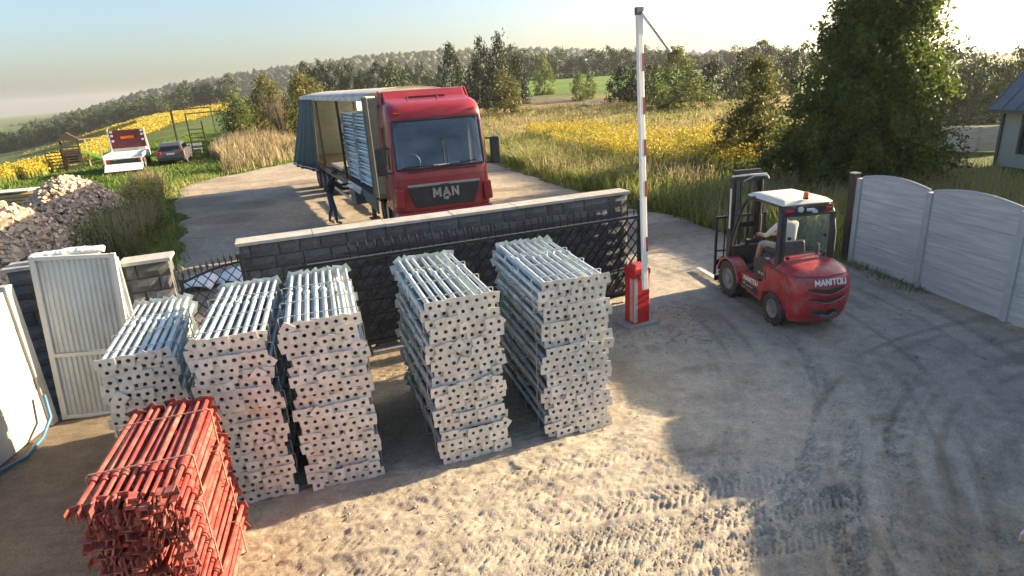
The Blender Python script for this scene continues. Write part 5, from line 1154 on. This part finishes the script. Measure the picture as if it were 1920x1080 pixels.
def tree_label(k, x, y):
    if k == 'far' and x < -120: return 'dark broadleaf tree in the row along the far edge of the left field', 'trees along the far field edge'
    if k == 'far' and x < -10: return 'rounded dark tree in the wood behind the trailer roof', 'trees behind the trailer'
    if k == 'far' and y > 200: return 'hazy tree in the wood beyond the bright green field', 'trees beyond the green field'
    if k == 'far' and x > 50 and y < 80: return 'dark hazy tree in the grove behind the grey-roofed house', 'trees behind the house'
    if k == 'far': return 'grey-green tree rising behind the weeping conifer', 'trees behind the conifer'
    if k == 'pine' and x < 10: return 'tall dark pine in the clump standing above the red cab', 'pines above the red cab'
    if k == 'pine': return 'dark pine in the clump behind the raised barrier boom', 'pines behind the boom'
    if k == 'youngpine': return 'young olive-green pine standing in dry grass right of the red cab', None
    if k == 'tall': return 'light green birch-like tree under the folding tip of the boom', None
    if y > 110: return 'round bright bush beside the dark pine clump', None
    if y > 90: return 'small round bush on the bright green field', 'bushes on the green field'
    return 'bushy green shrub at the foot of the light green tree', 'shrubs below the birch'
for i, (k, x, y, z, h, w) in enumerate(ROWS):
    lab, grp = tree_label(k, x, y); t = thing(TN[k], lab, 'tree' if k != 'bush' else 'bush', (x, y, float(tz(x, y)) - .1), random.uniform(0, 6.28), grp); tm_, cm_ = KIND[k][i % len(KIND[k])]
    h, w = (h * 1.12, w * 1.7) if (x > 50 and y < 80) else ((h * .82, w * .95) if x < -120 else (h, w))
    inst('trunk', tm_, t, (0, 0, 0), (0, 0, 0), (w, w, h)); inst('crown', cm_, t, (0, 0, 0), (0, 0, 0), (w * 1.05, w * 1.05, h))
# bushes left of the trailer
def single(name, lab, cat, x, y, H, Wd, mat, kindprof, ncl, nlf, leaf, cr, droop=.1, shell=.4, stems=10, tm_='twig', grp=None):
    t = thing(name, lab, cat, (x, y, float(tz(x, y)) - .05), 0, grp); mobj('trunk' if cat == 'tree' else 'stems', trunk_mesh(rngT, H, .05 + .01 * H, stems, Wd * .55, .06, tm_), None, t)
    if ncl: mobj('crown' if cat == 'tree' else 'foliage', crown_mesh('crown', rngT, [(a * H, b * Wd) for a, b in kindprof], H, ncl, nlf, leaf, cr, mat, droop=droop, shell=shell), None, t)
    return t
BP = [(0, .3), (.3, .5), (.65, .42), (1, .08)]
single('bush', 'tall yellow-green bush left of the trailer curtain', 'bush', -17.6, 58, 5.8, 4.6, 'leaf_olive', BP, 190, 48, .10, .3)
single('bush', 'olive green leafy tree behind the bare shrub', 'tree', -23.5, 65, 6.0, 4.0, 'leaf_olive', BP, 170, 45, .11, .3)
single('bush', 'sparse green bush left of the bare shrub', 'bush', -25.5, 62, 4.4, 3.2, 'leaf_bush', BP, 110, 36, .11, .3)
sk = single('bare_shrub', 'leafless brown twiggy shrub in the dry grass left of the trailer', 'shrub', -19.2, 55.5, 1.0, 1.0, 'leaf_olive', BP, 0, 0, .1, .1, stems=1)
m = MB(); rg = random.Random(8)
for i in range(60):
    a = rg.uniform(0, 6.28); sp_ = rg.uniform(.2, 1.6); L = rg.uniform(2.4, 4.2); mid = (sp_ * .35 * math.cos(a), sp_ * .35 * math.sin(a), L * .45); end = (sp_ * math.cos(a), sp_ * math.sin(a), L)
    m.tube([(0, 0, 0), mid, end], [.035, .024, .008], 4)
    for q in range(3): f = rg.uniform(.4, .9); b = [mid[j] + (end[j] - mid[j]) * f for j in range(3)]; m.tube([b, (b[0] + rg.uniform(-.4, .4), b[1] + rg.uniform(-.4, .4), b[2] + rg.uniform(.3, .9))], [.016, .006], 3)
m.build('branches', 'twig', sk)

# --- grass and weeds
def poly_sample(poly, n, rng):
    P = np.array(poly, float); lo, hi = P.min(0), P.max(0); out = []
    while sum(len(o) for o in out) < n:
        q = rng.uniform(lo, hi, (n * 2, 2)); ins = np.zeros(len(q), bool); j = len(P) - 1
        for i in range(len(P)):
            c = ((P[i, 1] > q[:, 1]) != (P[j, 1] > q[:, 1])) & (q[:, 0] < (P[j, 0] - P[i, 0]) * (q[:, 1] - P[i, 1]) / (P[j, 1] - P[i, 1] + 1e-12) + P[i, 0]); ins ^= c; j = i
        out.append(q[ins])
    return np.concatenate(out)[:n]
def patchy(q, rng, sc=.35, lo=.25, seed=3): return q[rng.random(len(q)) < lo + (1 - lo) * sstep(.3, .7, vnoise(q[:, 0] * sc, q[:, 1] * sc, seed))]
def blades(q, h0, h1, w, rng, lean=.35, zoff=0.0, tops=False):
    n = len(q); h = rng.uniform(h0, h1, n) * (.7 + .6 * vnoise(q[:, 0] * .6, q[:, 1] * .6, 33)); a = rng.uniform(0, 2 * PI, n); l = np.abs(rng.normal(size=n)) * lean * h
    z = tz(q[:, 0], q[:, 1]) + zoff; base = np.c_[q, z]; d = np.c_[np.cos(a), np.sin(a), 0 * a]; s = np.c_[-np.sin(a), np.cos(a), 0 * a] * (w * rng.uniform(.6, 1.4, n))[:, None]
    b2 = rng.uniform(0, 2 * PI, n); s = np.c_[np.cos(b2), np.sin(b2), 0 * b2] * np.linalg.norm(s, axis=1)[:, None]
    mid = base + d * (l * .35)[:, None] + np.c_[0 * h, 0 * h, h * .6]; tip = base + d * l[:, None] + np.c_[0 * h, 0 * h, h]
    V = np.stack([base - s, base + s, mid + s * .7, mid - s * .7, tip], 1).reshape(-1, 3); i = 5 * np.arange(n)[:, None]
    F = np.concatenate([i + np.array([[0, 1, 2]]), i + np.array([[0, 2, 3]]), i + np.array([[3, 2, 4]])]); return V, F
def join(parts):
    V = []; F = []; o = 0
    for v, f in parts: V.append(v); F.append(f + o); o += len(v)
    return np.concatenate(V), np.concatenate(F)
def stuff(name, parts, mat, label, cat): V, F = join(parts); return tag(mobj(name, np_mesh(name, V, F, mat)), label, cat, kind='stuff')
rg_ = np.random.default_rng(21)
VERGE = [(6.3, 12.6), (7.0, 12.6), (9.5, 17), (9.5, 21), (9, 27), (4.5, 36), (-1, 42), (-3.2, 42), (.2, 31), (3.1, 22.7), (4.5, 18.6), (5.3, 16)]
MEAD = [(-1, 42), (5, 34), (10, 27), (20, 40), (26, 66), (16, 78), (-14, 78), (-10, 52), (-4, 45)]
BEHIND = [(7.6, 12.4), (9.3, 9.5), (12, 10), (15.2, 16), (15, 21), (13.5, 22), (9.2, 18)]
STRAW = [(-21.5, 46), (-19.6, 43.5), (-15.8, 35), (-13.9, 37), (-13.3, 40), (-13.6, 47), (-17, 56), (-25, 78), (-34, 78), (-27, 62)]
WEED = [(-12.2, 16.6), (-10.4, 16.4), (-10.9, 18.6), (-12.9, 22.8), (-15.2, 27.5), (-16.6, 28.3), (-15.4, 24.5), (-13.4, 20)]
LAWN = [(-13, 38), (-17.5, 32), (-13.5, 24), (-17, 18), (-26, 22), (-40, 40), (-48, 62), (-40, 84), (-30, 78)]
stuff('verge_grass', [blades(patchy(poly_sample(VERGE, 40000, rg_), rg_, .5, .12), .2, .8, .02, rg_, .5)], 'grass_green', 'tall green weeds along the right verge of the dirt road', 'weeds')
stuff('dry_grass', [blades(patchy(poly_sample(MEAD, 56000, rg_), rg_, .2, .2), .35, .85, .035, rg_, .4), blades(patchy(poly_sample(VERGE, 9000, rg_), rg_, .6, .02, 8), .4, 1.1, .013, rg_, .3)], 'grass_dry', 'dry straw-coloured meadow grass right of the red cab', 'grass')
stuff('meadow_grass', [blades(patchy(poly_sample(MEAD, 36000, rg_), rg_, .25, .05, 44), .3, .8, .035, rg_, .5), blades(poly_sample(BEHIND, 12000, rg_), .3, .8, .016, rg_, .4)], 'grass_green', 'green grass and weeds growing in the meadow', 'grass')
stuff('straw_grass', [blades(patchy(poly_sample(STRAW, 26000, rg_), rg_, .3, .15, 91), .4, 1.25, .028, rg_, .35), blades(poly_sample(BEHIND, 5000, rg_), .4, 1.0, .012, rg_, .3)], 'grass_dry', 'tall pale straw grass around the bare shrub and behind the fence', 'grass')
stuff('weeds', [blades(patchy(poly_sample(WEED, 5500, rg_), rg_, .9, .08), .35, 1.15, .022, rg_, .35), blades(poly_sample([(6.0, 12.7), (7.0, 12.3), (7.6, 14.5), (6.3, 15)], 900, rg_), .3, .9, .02, rg_, .3)], 'grass_green', 'tall rank weeds between the firewood heap and the lot', 'weeds')
stuff('dry_weeds', [blades(patchy(poly_sample(WEED, 9000, rg_), rg_, .7, .15, 12), .5, 1.3, .014, rg_, .25)], 'grass_dry', 'dry brown weed stalks between the firewood heap and the lot', 'weeds')
stuff('lawn_grass', [blades(poly_sample(LAWN, 52000, rg_), .05, .22, .035, rg_, .6)], 'grass_lawn', 'short green grass of the left field around the parked car', 'grass')
ye = rg_.uniform(12, 40, 5200); ql = np.c_[np.interp(ye, yr, xl) + rg_.normal(size=5200) * .35 - .15, ye]; qr = np.c_[np.interp(ye, yr, xr) + rg_.normal(size=5200) * .3 + .2, ye]
stuff('edge_grass', [blades(patchy(ql, rg_, .9, .1, 81), .06, .35, .016, rg_, .6), blades(patchy(qr, rg_, .9, .1, 82), .06, .35, .016, rg_, .6)], 'grass_green', 'ragged low grass along both edges of the dirt road', 'grass')
fp = np.concatenate([np.c_[RNG.normal(7.02, .12, 500) + .15 * (0), RNG.uniform(10, 12.4, 500)], np.c_[RNG.normal(-4.6, .3, 60), RNG.normal(7.4, .2, 60)]]); fp[:500, 0] += .148 * (12.05 - fp[:500, 1]) - .1
stuff('fence_grass', [blades(fp, .05, .22, .008, rg_, .6)], 'grass_green', 'thin grass at the foot of the concrete fence', 'grass')
def leafy(q, hgt, cw, rng, nq, leaf):
    n = len(q); z = tz(q[:, 0], q[:, 1]); k = np.repeat(np.arange(n), nq); h = hgt * rng.uniform(.4, 1.3, n); c = np.c_[q, z][k] + rng.normal(size=(len(k), 3)) * np.array((cw, cw, 0)) + np.c_[np.zeros((len(k), 2)), rng.random(len(k)) * h[k]]
    return leaf_quads(c, leaf, rng, up=-.3)
stuff('leafy_weeds', [leafy(patchy(poly_sample(VERGE, 900, rg_), rg_, .6, .1, 71), .75, .16, rg_, 40, .045), leafy(patchy(poly_sample(MEAD, 700, rg_), rg_, .3, .1, 72), .9, .3, rg_, 36, .075), leafy(patchy(poly_sample(WEED, 160, rg_), rg_, .9, .2, 73), .9, .2, rg_, 45, .05), leafy(poly_sample([(5.7, 12.8), (6.9, 12.3), (7.4, 14.5), (6.2, 15)], 26, rg_), .5, .1, rg_, 26, .03)], 'leaf_bush', 'leafy green weeds growing in clumps along the road verge', 'weeds')
# goldenrod
def goldenrod(q, hgt, cw, rng, nq=7):
    n = len(q); z = tz(q[:, 0], q[:, 1]); k = np.repeat(np.arange(n), nq); hh = hgt * rng.uniform(.75, 1.25, n); c = np.c_[q, z + hh][k] + rng.normal(size=(len(k), 3)) * np.c_[cw, cw, cw * .8][k]
    V, F = leaf_quads(c, 1.0, rng); ctr = V.reshape(-1, 4, 3).mean(1, keepdims=True); V = ctr + (V.reshape(-1, 4, 3) - ctr) * (cw * .55)[k][:, None, None]; return V.reshape(-1, 3), F
GOLD = [(1.5, 43), (2.8, 34), (5, 27.5), (8, 22.5), (12.5, 23.5), (14.5, 31), (9, 39), (5, 44)]
q1 = patchy(poly_sample(GOLD, 7500, rg_), rg_, .5, .04, 61); q1 = q1[(q1[:, 1] < 44) | (rg_.random(len(q1)) < .4)]
q2 = patchy(poly_sample(MEAD, 1300, rg_), rg_, .3, .0, 62); q3 = rg_.normal((-13.2, 22.6), (.35, .5), (60, 2))
up_ = np.array([(-200, 255), (-150, 262), (-100, 180), (-70, 110), (-47, 62), (-36, 44)]); lo_ = np.array([(-118, 280), (-71, 167), (-62, 121), (-50, 84), (-37, 54), (-31, 38)])
t = rg_.random(26000) ** .8 * 4.999; i = t.astype(int); f = (t - i)[:, None]; u = rg_.random((26000, 1)); A = up_[i] * (1 - f) + up_[i + 1] * f; B = lo_[i] * (1 - f) + lo_[i + 1] * f; q4 = A * u + B * (1 - u); q4 = patchy(q4, rg_, .06, .35, 63)
d4 = np.hypot(q4[:, 0], q4[:, 1])
stuff('goldenrod', [goldenrod(q1, np.full(len(q1), .95), np.full(len(q1), .085), rg_), goldenrod(q2, np.full(len(q2), .9), np.full(len(q2), .10), rg_, 5), goldenrod(q3, np.full(60, 1.2), np.full(60, .07), rg_), goldenrod(q4, np.full(len(q4), .75), .08 + d4 * .0013, rg_, 6)], 'goldenrod_flower', 'yellow goldenrod in flower in bands across the meadows', 'flowers')
stuff('goldenrod_stems', [blades(q1, .7, 1.0, .03, rg_, .15), blades(q2, .6, .9, .03, rg_, .15), blades(q3, .8, 1.2, .02, rg_, .1), blades(q4[d4 < 90], .6, .9, .05, rg_, .2)], 'grass_green', 'green stems under the yellow goldenrod', 'flowers')

# ================================================================== FIREWOOD
def log_mesh(k):
    rg = random.Random(k); r = .085; poly = [(r * math.cos(a) * rg.uniform(.8, 1.2), r * math.sin(a) * rg.uniform(.8, 1.2)) for a in ((0, 1.1, 1.9, 3.2, 4.4) if k % 2 else (0, 1.6, 3.3, 4.7))]
    me = MB().prism([(a * .8, b * .8) for a, b in poly], -.14, .14, 'x').mesh('firewood_log'); me.materials.append(MT('log_wood')); me.materials.append(MT('log_end'))
    for f in me.polygons: f.material_index = 1 if abs(f.normal.x) > .8 else 0
    return me
LG = [log_mesh(k) for k in range(5)]
HEAPS = [(-13.7, 16.0, 2.1, 2.5, 1.75), (-14.6, 20.6, 1.8, 2.6, 1.8)]
rl = random.Random(12); spots = []
for hx_, hy_, rx, ry, hh in HEAPS:
    for _ in range(2600):
        a = rl.uniform(0, 6.28); r_ = rl.random() ** .55; spots.append((hx_ + rx * r_ * math.cos(a), hy_ + ry * r_ * math.sin(a), max(.05, hh * (1 - r_ ** 1.6) + rl.uniform(-.12, .06)), math.cos(a) * .9 - math.sin(a) * .5))
vis = sorted(spots, key=lambda p: (math.hypot(p[0], p[1]) - 1.6 * p[2]) - 2 * p[3] * 0)
near = [p for p in vis if p[1] < 19.5 + .6 * (p[2]) ][::5][:300]; near_s = set(near)
for p in near:
    o = inst('firewood_log', LG[rl.randrange(5)], None, p[:3], (rl.uniform(-.6, .6), rl.uniform(-.7, .7), rl.uniform(0, 6.28)), (rl.uniform(.8, 1.2),) * 3)
    tag(o, 'split firewood log lying loose on the firewood heap behind the white door', 'log', 'split logs on the firewood heap')
V = []; F = []; MI = []
for p in spots:
    if p in near_s: continue
    me = LG[rl.randrange(5)]; q = Matrix.Translation(p[:3]) @ Matrix.Rotation(rl.uniform(0, 6.28), 4, 'Z') @ Matrix.Rotation(rl.uniform(-.7, .7), 4, 'Y'); o_ = len(V)
    V += [tuple(q @ v.co) for v in me.vertices]; F += [tuple(i + o_ for i in f.vertices) for f in me.polygons]; MI += [f.material_index for f in me.polygons]
for hx_, hy_, rx, ry, hh in HEAPS:
    o_ = len(V)
    for j in range(6):
        for i in range(20): a = 2 * PI * i / 20; r_ = 1 - j / 6; V.append((hx_ + rx * .95 * r_ * math.cos(a), hy_ + ry * .95 * r_ * math.sin(a), hh * .92 * (1 - r_ ** 1.6) - .12))
    for j in range(5):
        for i in range(20): F.append((o_ + j * 20 + i, o_ + j * 20 + (i + 1) % 20, o_ + (j + 1) * 20 + (i + 1) % 20, o_ + (j + 1) * 20 + i))
me = bpy.data.meshes.new('firewood_heap'); me.from_pydata(V, [], F); me.materials.append(MT('log_wood')); me.materials.append(MT('log_end')); me.polygons.foreach_set('material_index', MI + [0] * (len(F) - len(MI)))
tag(mobj('firewood_heap', me), 'big tumbled heap of split firewood behind the white door', 'firewood', kind='stuff')

# ================================================================== THINGS ON THE LEFT FIELD
def gz(x, y): return float(tz(x, y))
# plank stack
pk = thing('plank_stack', 'stack of yellow sawn planks on the grass beyond the firewood', 'planks', (-22.6, 28.4, gz(-22.6, 28.4)), R(15))
rg = random.Random(4)
for i in range(14):
    MB().box((rg.uniform(-.25, .25), -.5 + .27 * (i % 5) + rg.uniform(-.03, .03), .16 + .15 * (i // 5)), (2.6 + rg.uniform(-.3, .3), .24, .12), Matrix.Rotation(rg.uniform(-.09, .09), 3, 'Z')).build('plank', 'wood_new', pk)
for x in (-.8, .8): MB().box((x, 0, .04), (.12, 1.2, .1)).build('bearer', 'wood_dark', pk)
tg = MB().prism([(-1.2, -.5), (.9, -.62), (1.0, .5), (-1.0, .6)], .62, .66, 'z').build('cover_sheet', 'cream_paint', pk)
wb = thing('white_block', 'small white block on the grass at the back of the firewood heap', 'block', (-18.8, 27.0, 0), R(30)); MB().box((0, 0, .22), (.5, .38, .42)).build('block_body', 'tarp_white', wb, bevel=.03); MB().box((0, 0, .445), (.46, .34, .03)).build('lid', 'white_paint', wb, bevel=.01)
# playground tower with slide
pg = thing('play_tower', 'dark wooden play tower with peaked roof, ladder wall and green slide', 'play tower', (-33.3, 48.8, gz(-33.3, 48.8)), R(32))
for x in (-.55, .55):
    for y in (-.55, .55): MB().box((x, y, 1.15), (.10, .10, 2.3)).build('post', 'wood_dark', pg)
MB().prism([(-.75, 2.25), (.75, 2.25), (0, 2.85)], -.75, .75, 'y').build('roof', 'wood_dark', pg); MB().box((0, 0, 1.2), (1.15, 1.15, .08)).build('deck', 'wood_dark', pg)
for z in (1.35, 1.55, 1.75): MB().box((0, -.57, z), (1.1, .03, .14)).build('rail_board', 'wood_dark', pg)
for i in range(6): MB().box((0, -.60, .15 + i * .2), (.9, .05, .09)).build('rung', 'wood_dark', pg); MB().box((-1.15, -.35, .25 + i * .24), (1.0, .06, .07)).build('climbing_bar', 'wood_dark', pg)
for x in (-1.65, -.65): MB().box((x, -.35, .85), (.09, .09, 1.7)).build('post', 'wood_dark', pg)
MB().box((.05, .0, 1.0), (1.0, .9, .9)).build('panel_wall', 'wood_dark', pg)
rgs = []
for tt in np.linspace(0, 1, 12):
    x, z = .6 + 2.6 * tt, 1.22 - 1.1 * tt + .12 * math.sin(tt * PI * 3) * (1 - tt) ; rgs.append([(x, -.2, z + .14), (x, -.2, z), (x, .22, z), (x, .22, z + .14)])
MB().loft(rgs, False, False, closed=False).build('slide', 'green_plastic', pg, solid=.03)
for x in (1.0, 1.9):
    MB().bar((x, -.3, 0), (x + .05, .5, 2.2), .08).build('swing_leg', 'wood_new', pg); MB().bar((x, 1.2, 0), (x + .05, .5, 2.2), .08).build('swing_leg', 'wood_new', pg)
MB().bar((.6, .5, 2.2), (2.2, .5, 2.25), .09).build('swing_beam', 'wood_new', pg)
# flatbed tow truck seen from behind
tw = thing('recovery_truck', 'white flatbed recovery truck with ramp down and dark red headboard', 'truck', (-23.95, 39.6, gz(-23.95, 39.6)), R(24))
MB().loft([[(-1.05, .2, .82), (1.05, .2, .82), (1.05, .2, .9), (-1.05, .2, .9)], [(-1.05, 4.6, .95), (1.05, 4.6, .95), (1.05, 4.6, 1.05), (-1.05, 4.6, 1.05)]]).build('deck', 'white_paint', tw, bevel=.02)
MB().loft([[(-1.02, -1.15, .12), (1.02, -1.15, .12), (1.02, -1.15, .18), (-1.02, -1.15, .18)], [(-1.05, -.02, .52), (1.05, -.02, .52), (1.05, -.02, .58), (-1.05, -.02, .58)]]).build('ramp', 'white_paint', tw, bevel=.01)
MB().box((0, -1.18, .15), (2.08, .03, .14)).build('ramp_edge', 'maroon', tw); MB().box((0, .15, .68), (1.9, .05, .2)).build('light_panel', 'black_plastic', tw)
for s in (-1, 1):
    MB().box((s * 1.08, 2.4, .98), (.06, 4.4, .22)).build('side_board', 'white_paint', tw, bevel=.01); MB().bar((s * 1.0, -.1, .2), (s * 1.0, -.05, .9), .07).build('ramp_strut', 'white_paint', tw)
    MB().box((s * .88, .12, .74), (.18, .05, .14)).build('tail_light', 'red_lens', tw); wheel(tw, (s * .9, 1.6, .4), .40, .28); wheel(tw, (s * .9, 5.4, .4), .40, .26)
    MB().box((s * 1.08, 4.65, 1.6), (.09, .12, 1.9)).build('headboard_post', 'cream_paint', tw)
    for z in (1.75, 2.1, 2.35): MB().lathe([(.001, -.03), (.08, -.03), (.085, .02)], (s * .9, 4.56, z), 'y', 12).build('lamp', 'clear_lens', tw)
MB().box((0, 4.64, 1.85), (2.08, .08, 1.2)).build('headboard', 'maroon', tw, bevel=.01); MB().box((0, 4.595, 1.95), (.8, .006, .18)).build('headboard_emblem', 'orange_lens', tw)
MB().prism([(4.75, .5), (6.6, .5), (6.6, 1.2), (6.2, 2.2), (4.75, 2.3)], -1.0, 1.0, 'x').build('cab', 'white_paint', tw, bevel=.06); MB().box((0, 2.9, .6), (.8, 5.6, .18)).build('chassis', 'black_steel', tw)
# car
cr = thing('parked_car', 'dark grey hatchback car parked on the grass beside the recovery truck', 'car', (-22.35, 42.3, gz(-22.3, 42.8)), R(20))
pr = [(0, .35), (.02, .75), (.12, .92), (.5, 1.32), (.85, 1.45), (2.2, 1.47), (2.75, 1.32), (3.35, .98), (4.15, .85), (4.3, .6), (4.28, .32), (2.2, .24), (.3, .26)]
low = [(0.02, .32), (.0, .55), (.03, .80), (.12, .95), (3.3, .97), (4.12, .84), (4.28, .6), (4.26, .32), (2.2, .24), (.3, .24)]
MB().loft([[(x, y, z) for y, z in low] for x in (-.86, -.80)] + [[(x, y, z) for y, z in low] for x in (.80, .86)]).build('body', 'car_grey', cr, bevel=.05, seg=3)
MB().loft([[(-.76, .14, .95), (.76, .14, .95), (.78, 3.3, .96), (-.78, 3.3, .96)], [(-.68, .42, 1.28), (.68, .42, 1.28), (.68, 2.75, 1.3), (-.68, 2.75, 1.3)], [(-.60, .75, 1.43), (.60, .75, 1.43), (.60, 2.3, 1.45), (-.60, 2.3, 1.45)]]).build('cabin', 'car_grey', cr, bevel=.03)
MB().prism([(-.62, .99), (.62, .99), (.54, 1.27), (-.54, 1.27)], 0, .01, 'y').build('rear_window', 'glass_dark', cr).matrix_local = Matrix.Translation((0, .10, 1.0)) @ Matrix.Rotation(R(-40), 4, 'X') @ Matrix.Translation((0, -.02, -.97))
for s in (-1, 1):
    MB().loft([[(s * .775, .55, 1.0), (s * .785, 3.0, 1.0), (s * .785, 3.0, 1.02), (s * .775, .55, 1.02)], [(s * .70, .75, 1.27), (s * .70, 2.65, 1.27), (s * .70, 2.65, 1.28), (s * .70, .75, 1.28)]]).build('side_window', 'glass_dark', cr)
    MB().box((s * .70, .0, .82), (.28, .06, .2)).build('tail_light', 'red_lens', cr, bevel=.02)
    for y in (.75, 3.4): wheel(cr, (s * .78, y, .31), .31, .2)
    MB().box((s * .93, 2.75, 1.02), (.16, .1, .12)).build('door_mirror', 'car_grey', cr, bevel=.03)
MB().box((.0, -.015, .75), (.5, .02, .11)).build('number_plate', 'decal_white', cr); MB().box((0, -.02, .42), (1.6, .08, .2)).build('bumper', 'black_plastic', cr, bevel=.03)
# swing / climbing frame
cf = thing('climbing_frame', 'tall dark climbing frame with ladder and green posts behind the parked car', 'climbing frame', (-22.9, 46.6, gz(-22.9, 46.6)), R(24))
for x, h, mt_ in ((-.9, 3.5, 'wood_dark'), (0, 3.2, 'wood_dark'), (.95, 2.6, 'wood_dark'), (1.75, 3.5, 'green_paint'), (2.4, 3.2, 'green_paint')): MB().bar((x, 0, 0), (x, 0, h), .09).build('post', mt_, cf)
MB().bar((-.9, 0, 3.48), (1.75, 0, 3.52), .08).build('top_beam', 'wood_dark', cf); MB().bar((0, 0, 3.15), (2.4, 0, 3.2), .07).build('top_beam', 'wood_dark', cf)
for i in range(7): MB().bar((.02, 0, .25 + i * .3), (.93, 0, .22 + i * .3), .06).build('rung', 'wood_dark', cf)
MB().bar((-.9, 0, 0), (-.9, 1.6, 3.4), .07).build('stay', 'wood_dark', cf); MB().bar((2.4, 0, 0), (2.4, 1.6, 3.1), .07).build('stay', 'green_paint', cf)
bn = thing('garden_bench', 'small pale garden bench on the grass between recovery truck and car', 'bench', (-24.3, 49.5, gz(-24.3, 49.5)), R(20))
MB().box((0, 0, .45), (1.3, .4, .05)).build('seat', 'cream_paint', bn); MB().box((0, .2, .75), (1.3, .05, .25)).build('backrest', 'cream_paint', bn)
for x in (-.58, .58): MB().box((x, 0, .22), (.07, .38, .44)).build('leg', 'cream_paint', bn)
ut = thing('utility_mast', 'thin far-off mast standing among the trees on the far edge of the field', 'mast', (-258, 330, gz(-258, 330))); MB().lathe([(.5, 0), (.25, 21)], (0, 0, 0), 'z', 6).build('pole', 'dark_grey', ut); MB().box((0, 0, 19), (3, .3, .3)).build('cross_arm', 'dark_grey', ut)

# ================================================================== HOUSE ON THE RIGHT
hs = thing('house', 'grey house with dark standing-seam metal roof at the right edge', 'house', (18.0, 22.4, -.1), R(-80))
# local x runs along the eave towards the camera side, +y away from the yard
HL, HD, EV, RG = 9.0, 6.4, 2.3, 5.5
for nm, c, d in (('wall', (.35, .12, EV / 2), (.7, .24, EV)), ('wall', (1.05, .12, .25), (.7, .24, .5)), ('wall', (5.6, .12, EV / 2), (6.8, .24, EV)), ('wall', (1.8, .12, 2.05), (.85, .24, .5)), ('wall', (HL / 2, HD - .12, EV / 2), (HL, .24, EV)), ('wall', (.12, HD / 2, EV / 2), (.24, HD - .5, EV)), ('wall', (HL - .12, HD / 2, EV / 2), (.24, HD - .5, EV))): MB().box(c, d).build(nm, 'house_wall', hs)
MB().prism([(.1, EV), (HD - .1, EV), (HD / 2, RG - .15)], .02, .22, 'x').build('gable', 'house_wall', hs); MB().prism([(.1, EV), (HD - .1, EV), (HD / 2, RG - .15)], HL - .22, HL - .02, 'x').build('gable', 'house_wall', hs)
w = MB().box((1.05, .14, 1.15), (.66, .03, 1.25)).build('window', 'window_dark', hs); MB().box((1.05, .10, 1.15), (.05, .06, 1.25)).build('mullion', 'house_trim', w); MB().box((.73, .1, 1.15), (.05, .08, 1.3)).build('frame', 'house_trim', w); MB().box((1.37, .1, 1.15), (.05, .08, 1.3)).build('frame', 'house_trim', w)
MB().box((1.85, -.012, .95), (.7, .02, 1.4)).build('clay_panel', 'clay_panel', hs); MB().box((3.4, -.012, 1.0), (1.6, .02, 1.2)).build('clay_panel', 'clay_panel', hs); MB().box((.05, -.03, EV / 2), (.09, .09, EV)).build('downpipe', 'house_trim', hs)
for y0, y1, nm in ((-.35, HD / 2, 'roof'), (HD + .35, HD / 2, 'roof')):
    ev = EV - .35 * (RG - EV) / (HD / 2)
    ro = MB().loft([[(-.35, y0, ev), (HL + .35, y0, ev), (HL + .35, y0, ev + .09), (-.35, y0, ev + .09)], [(-.35, y1, RG), (HL + .35, y1, RG), (HL + .35, y1, RG + .09), (-.35, y1, RG + .09)]]).build(nm, 'roof_metal', hs)
    for i in range(20): x = -.3 + i * .505; MB().bar((x, y0, ev + .10), (x, y1, RG + .10), .03, .04).build('seam', 'roof_metal', ro)
MB().box((HL / 2, -.38, EV - .32), (HL + .6, .1, .12)).build('gutter', 'house_trim', hs)
gf = thing('garden_wall', 'low grey concrete garden fence with wavy top left of the house', 'fence', (16.4, 27.6, gz(16.4, 27.6) - .05), R(-22))
for i in range(3):
    n = 9; bot = [(1.9 * k / (n - 1), 0) for k in range(n)]; top = [(1.9 * k / (n - 1), 1.0 + .08 * math.sin(PI * k / (n - 1))) for k in range(n)]
    p = MB().prism(bot + top[::-1], -.03, .03, 'y').build('panel', 'concrete_panel', gf); p.location = (i * 2.0 + .05, 0, 0); MB().box((i * 2.0, 0, .52), (.12, .12, 1.04)).build('post', 'concrete_post', gf)

# ================================================================== HAZE (air)
m = bpy.data.materials.new('haze_air'); m.use_nodes = True; t = m.node_tree; t.nodes.clear()
pv = t.nodes.new('ShaderNodeVolumePrincipled'); pv.inputs['Color'].default_value = (0.93, 0.95, 1.0, 1); pv.inputs['Density'].default_value = 0.00016; pv.inputs['Anisotropy'].default_value = 0.35
mo = t.nodes.new('ShaderNodeOutputMaterial'); t.links.new(pv.outputs[0], mo.inputs['Volume'])
MATS['haze_air'] = m
hz_ = MB().box((0, 1650, 0), (7300, 4300, 130)).build('haze', 'haze_air'); hz_.location = (0, 0, -2)
tag(hz_, 'thin morning haze over the fields', kind='stuff')
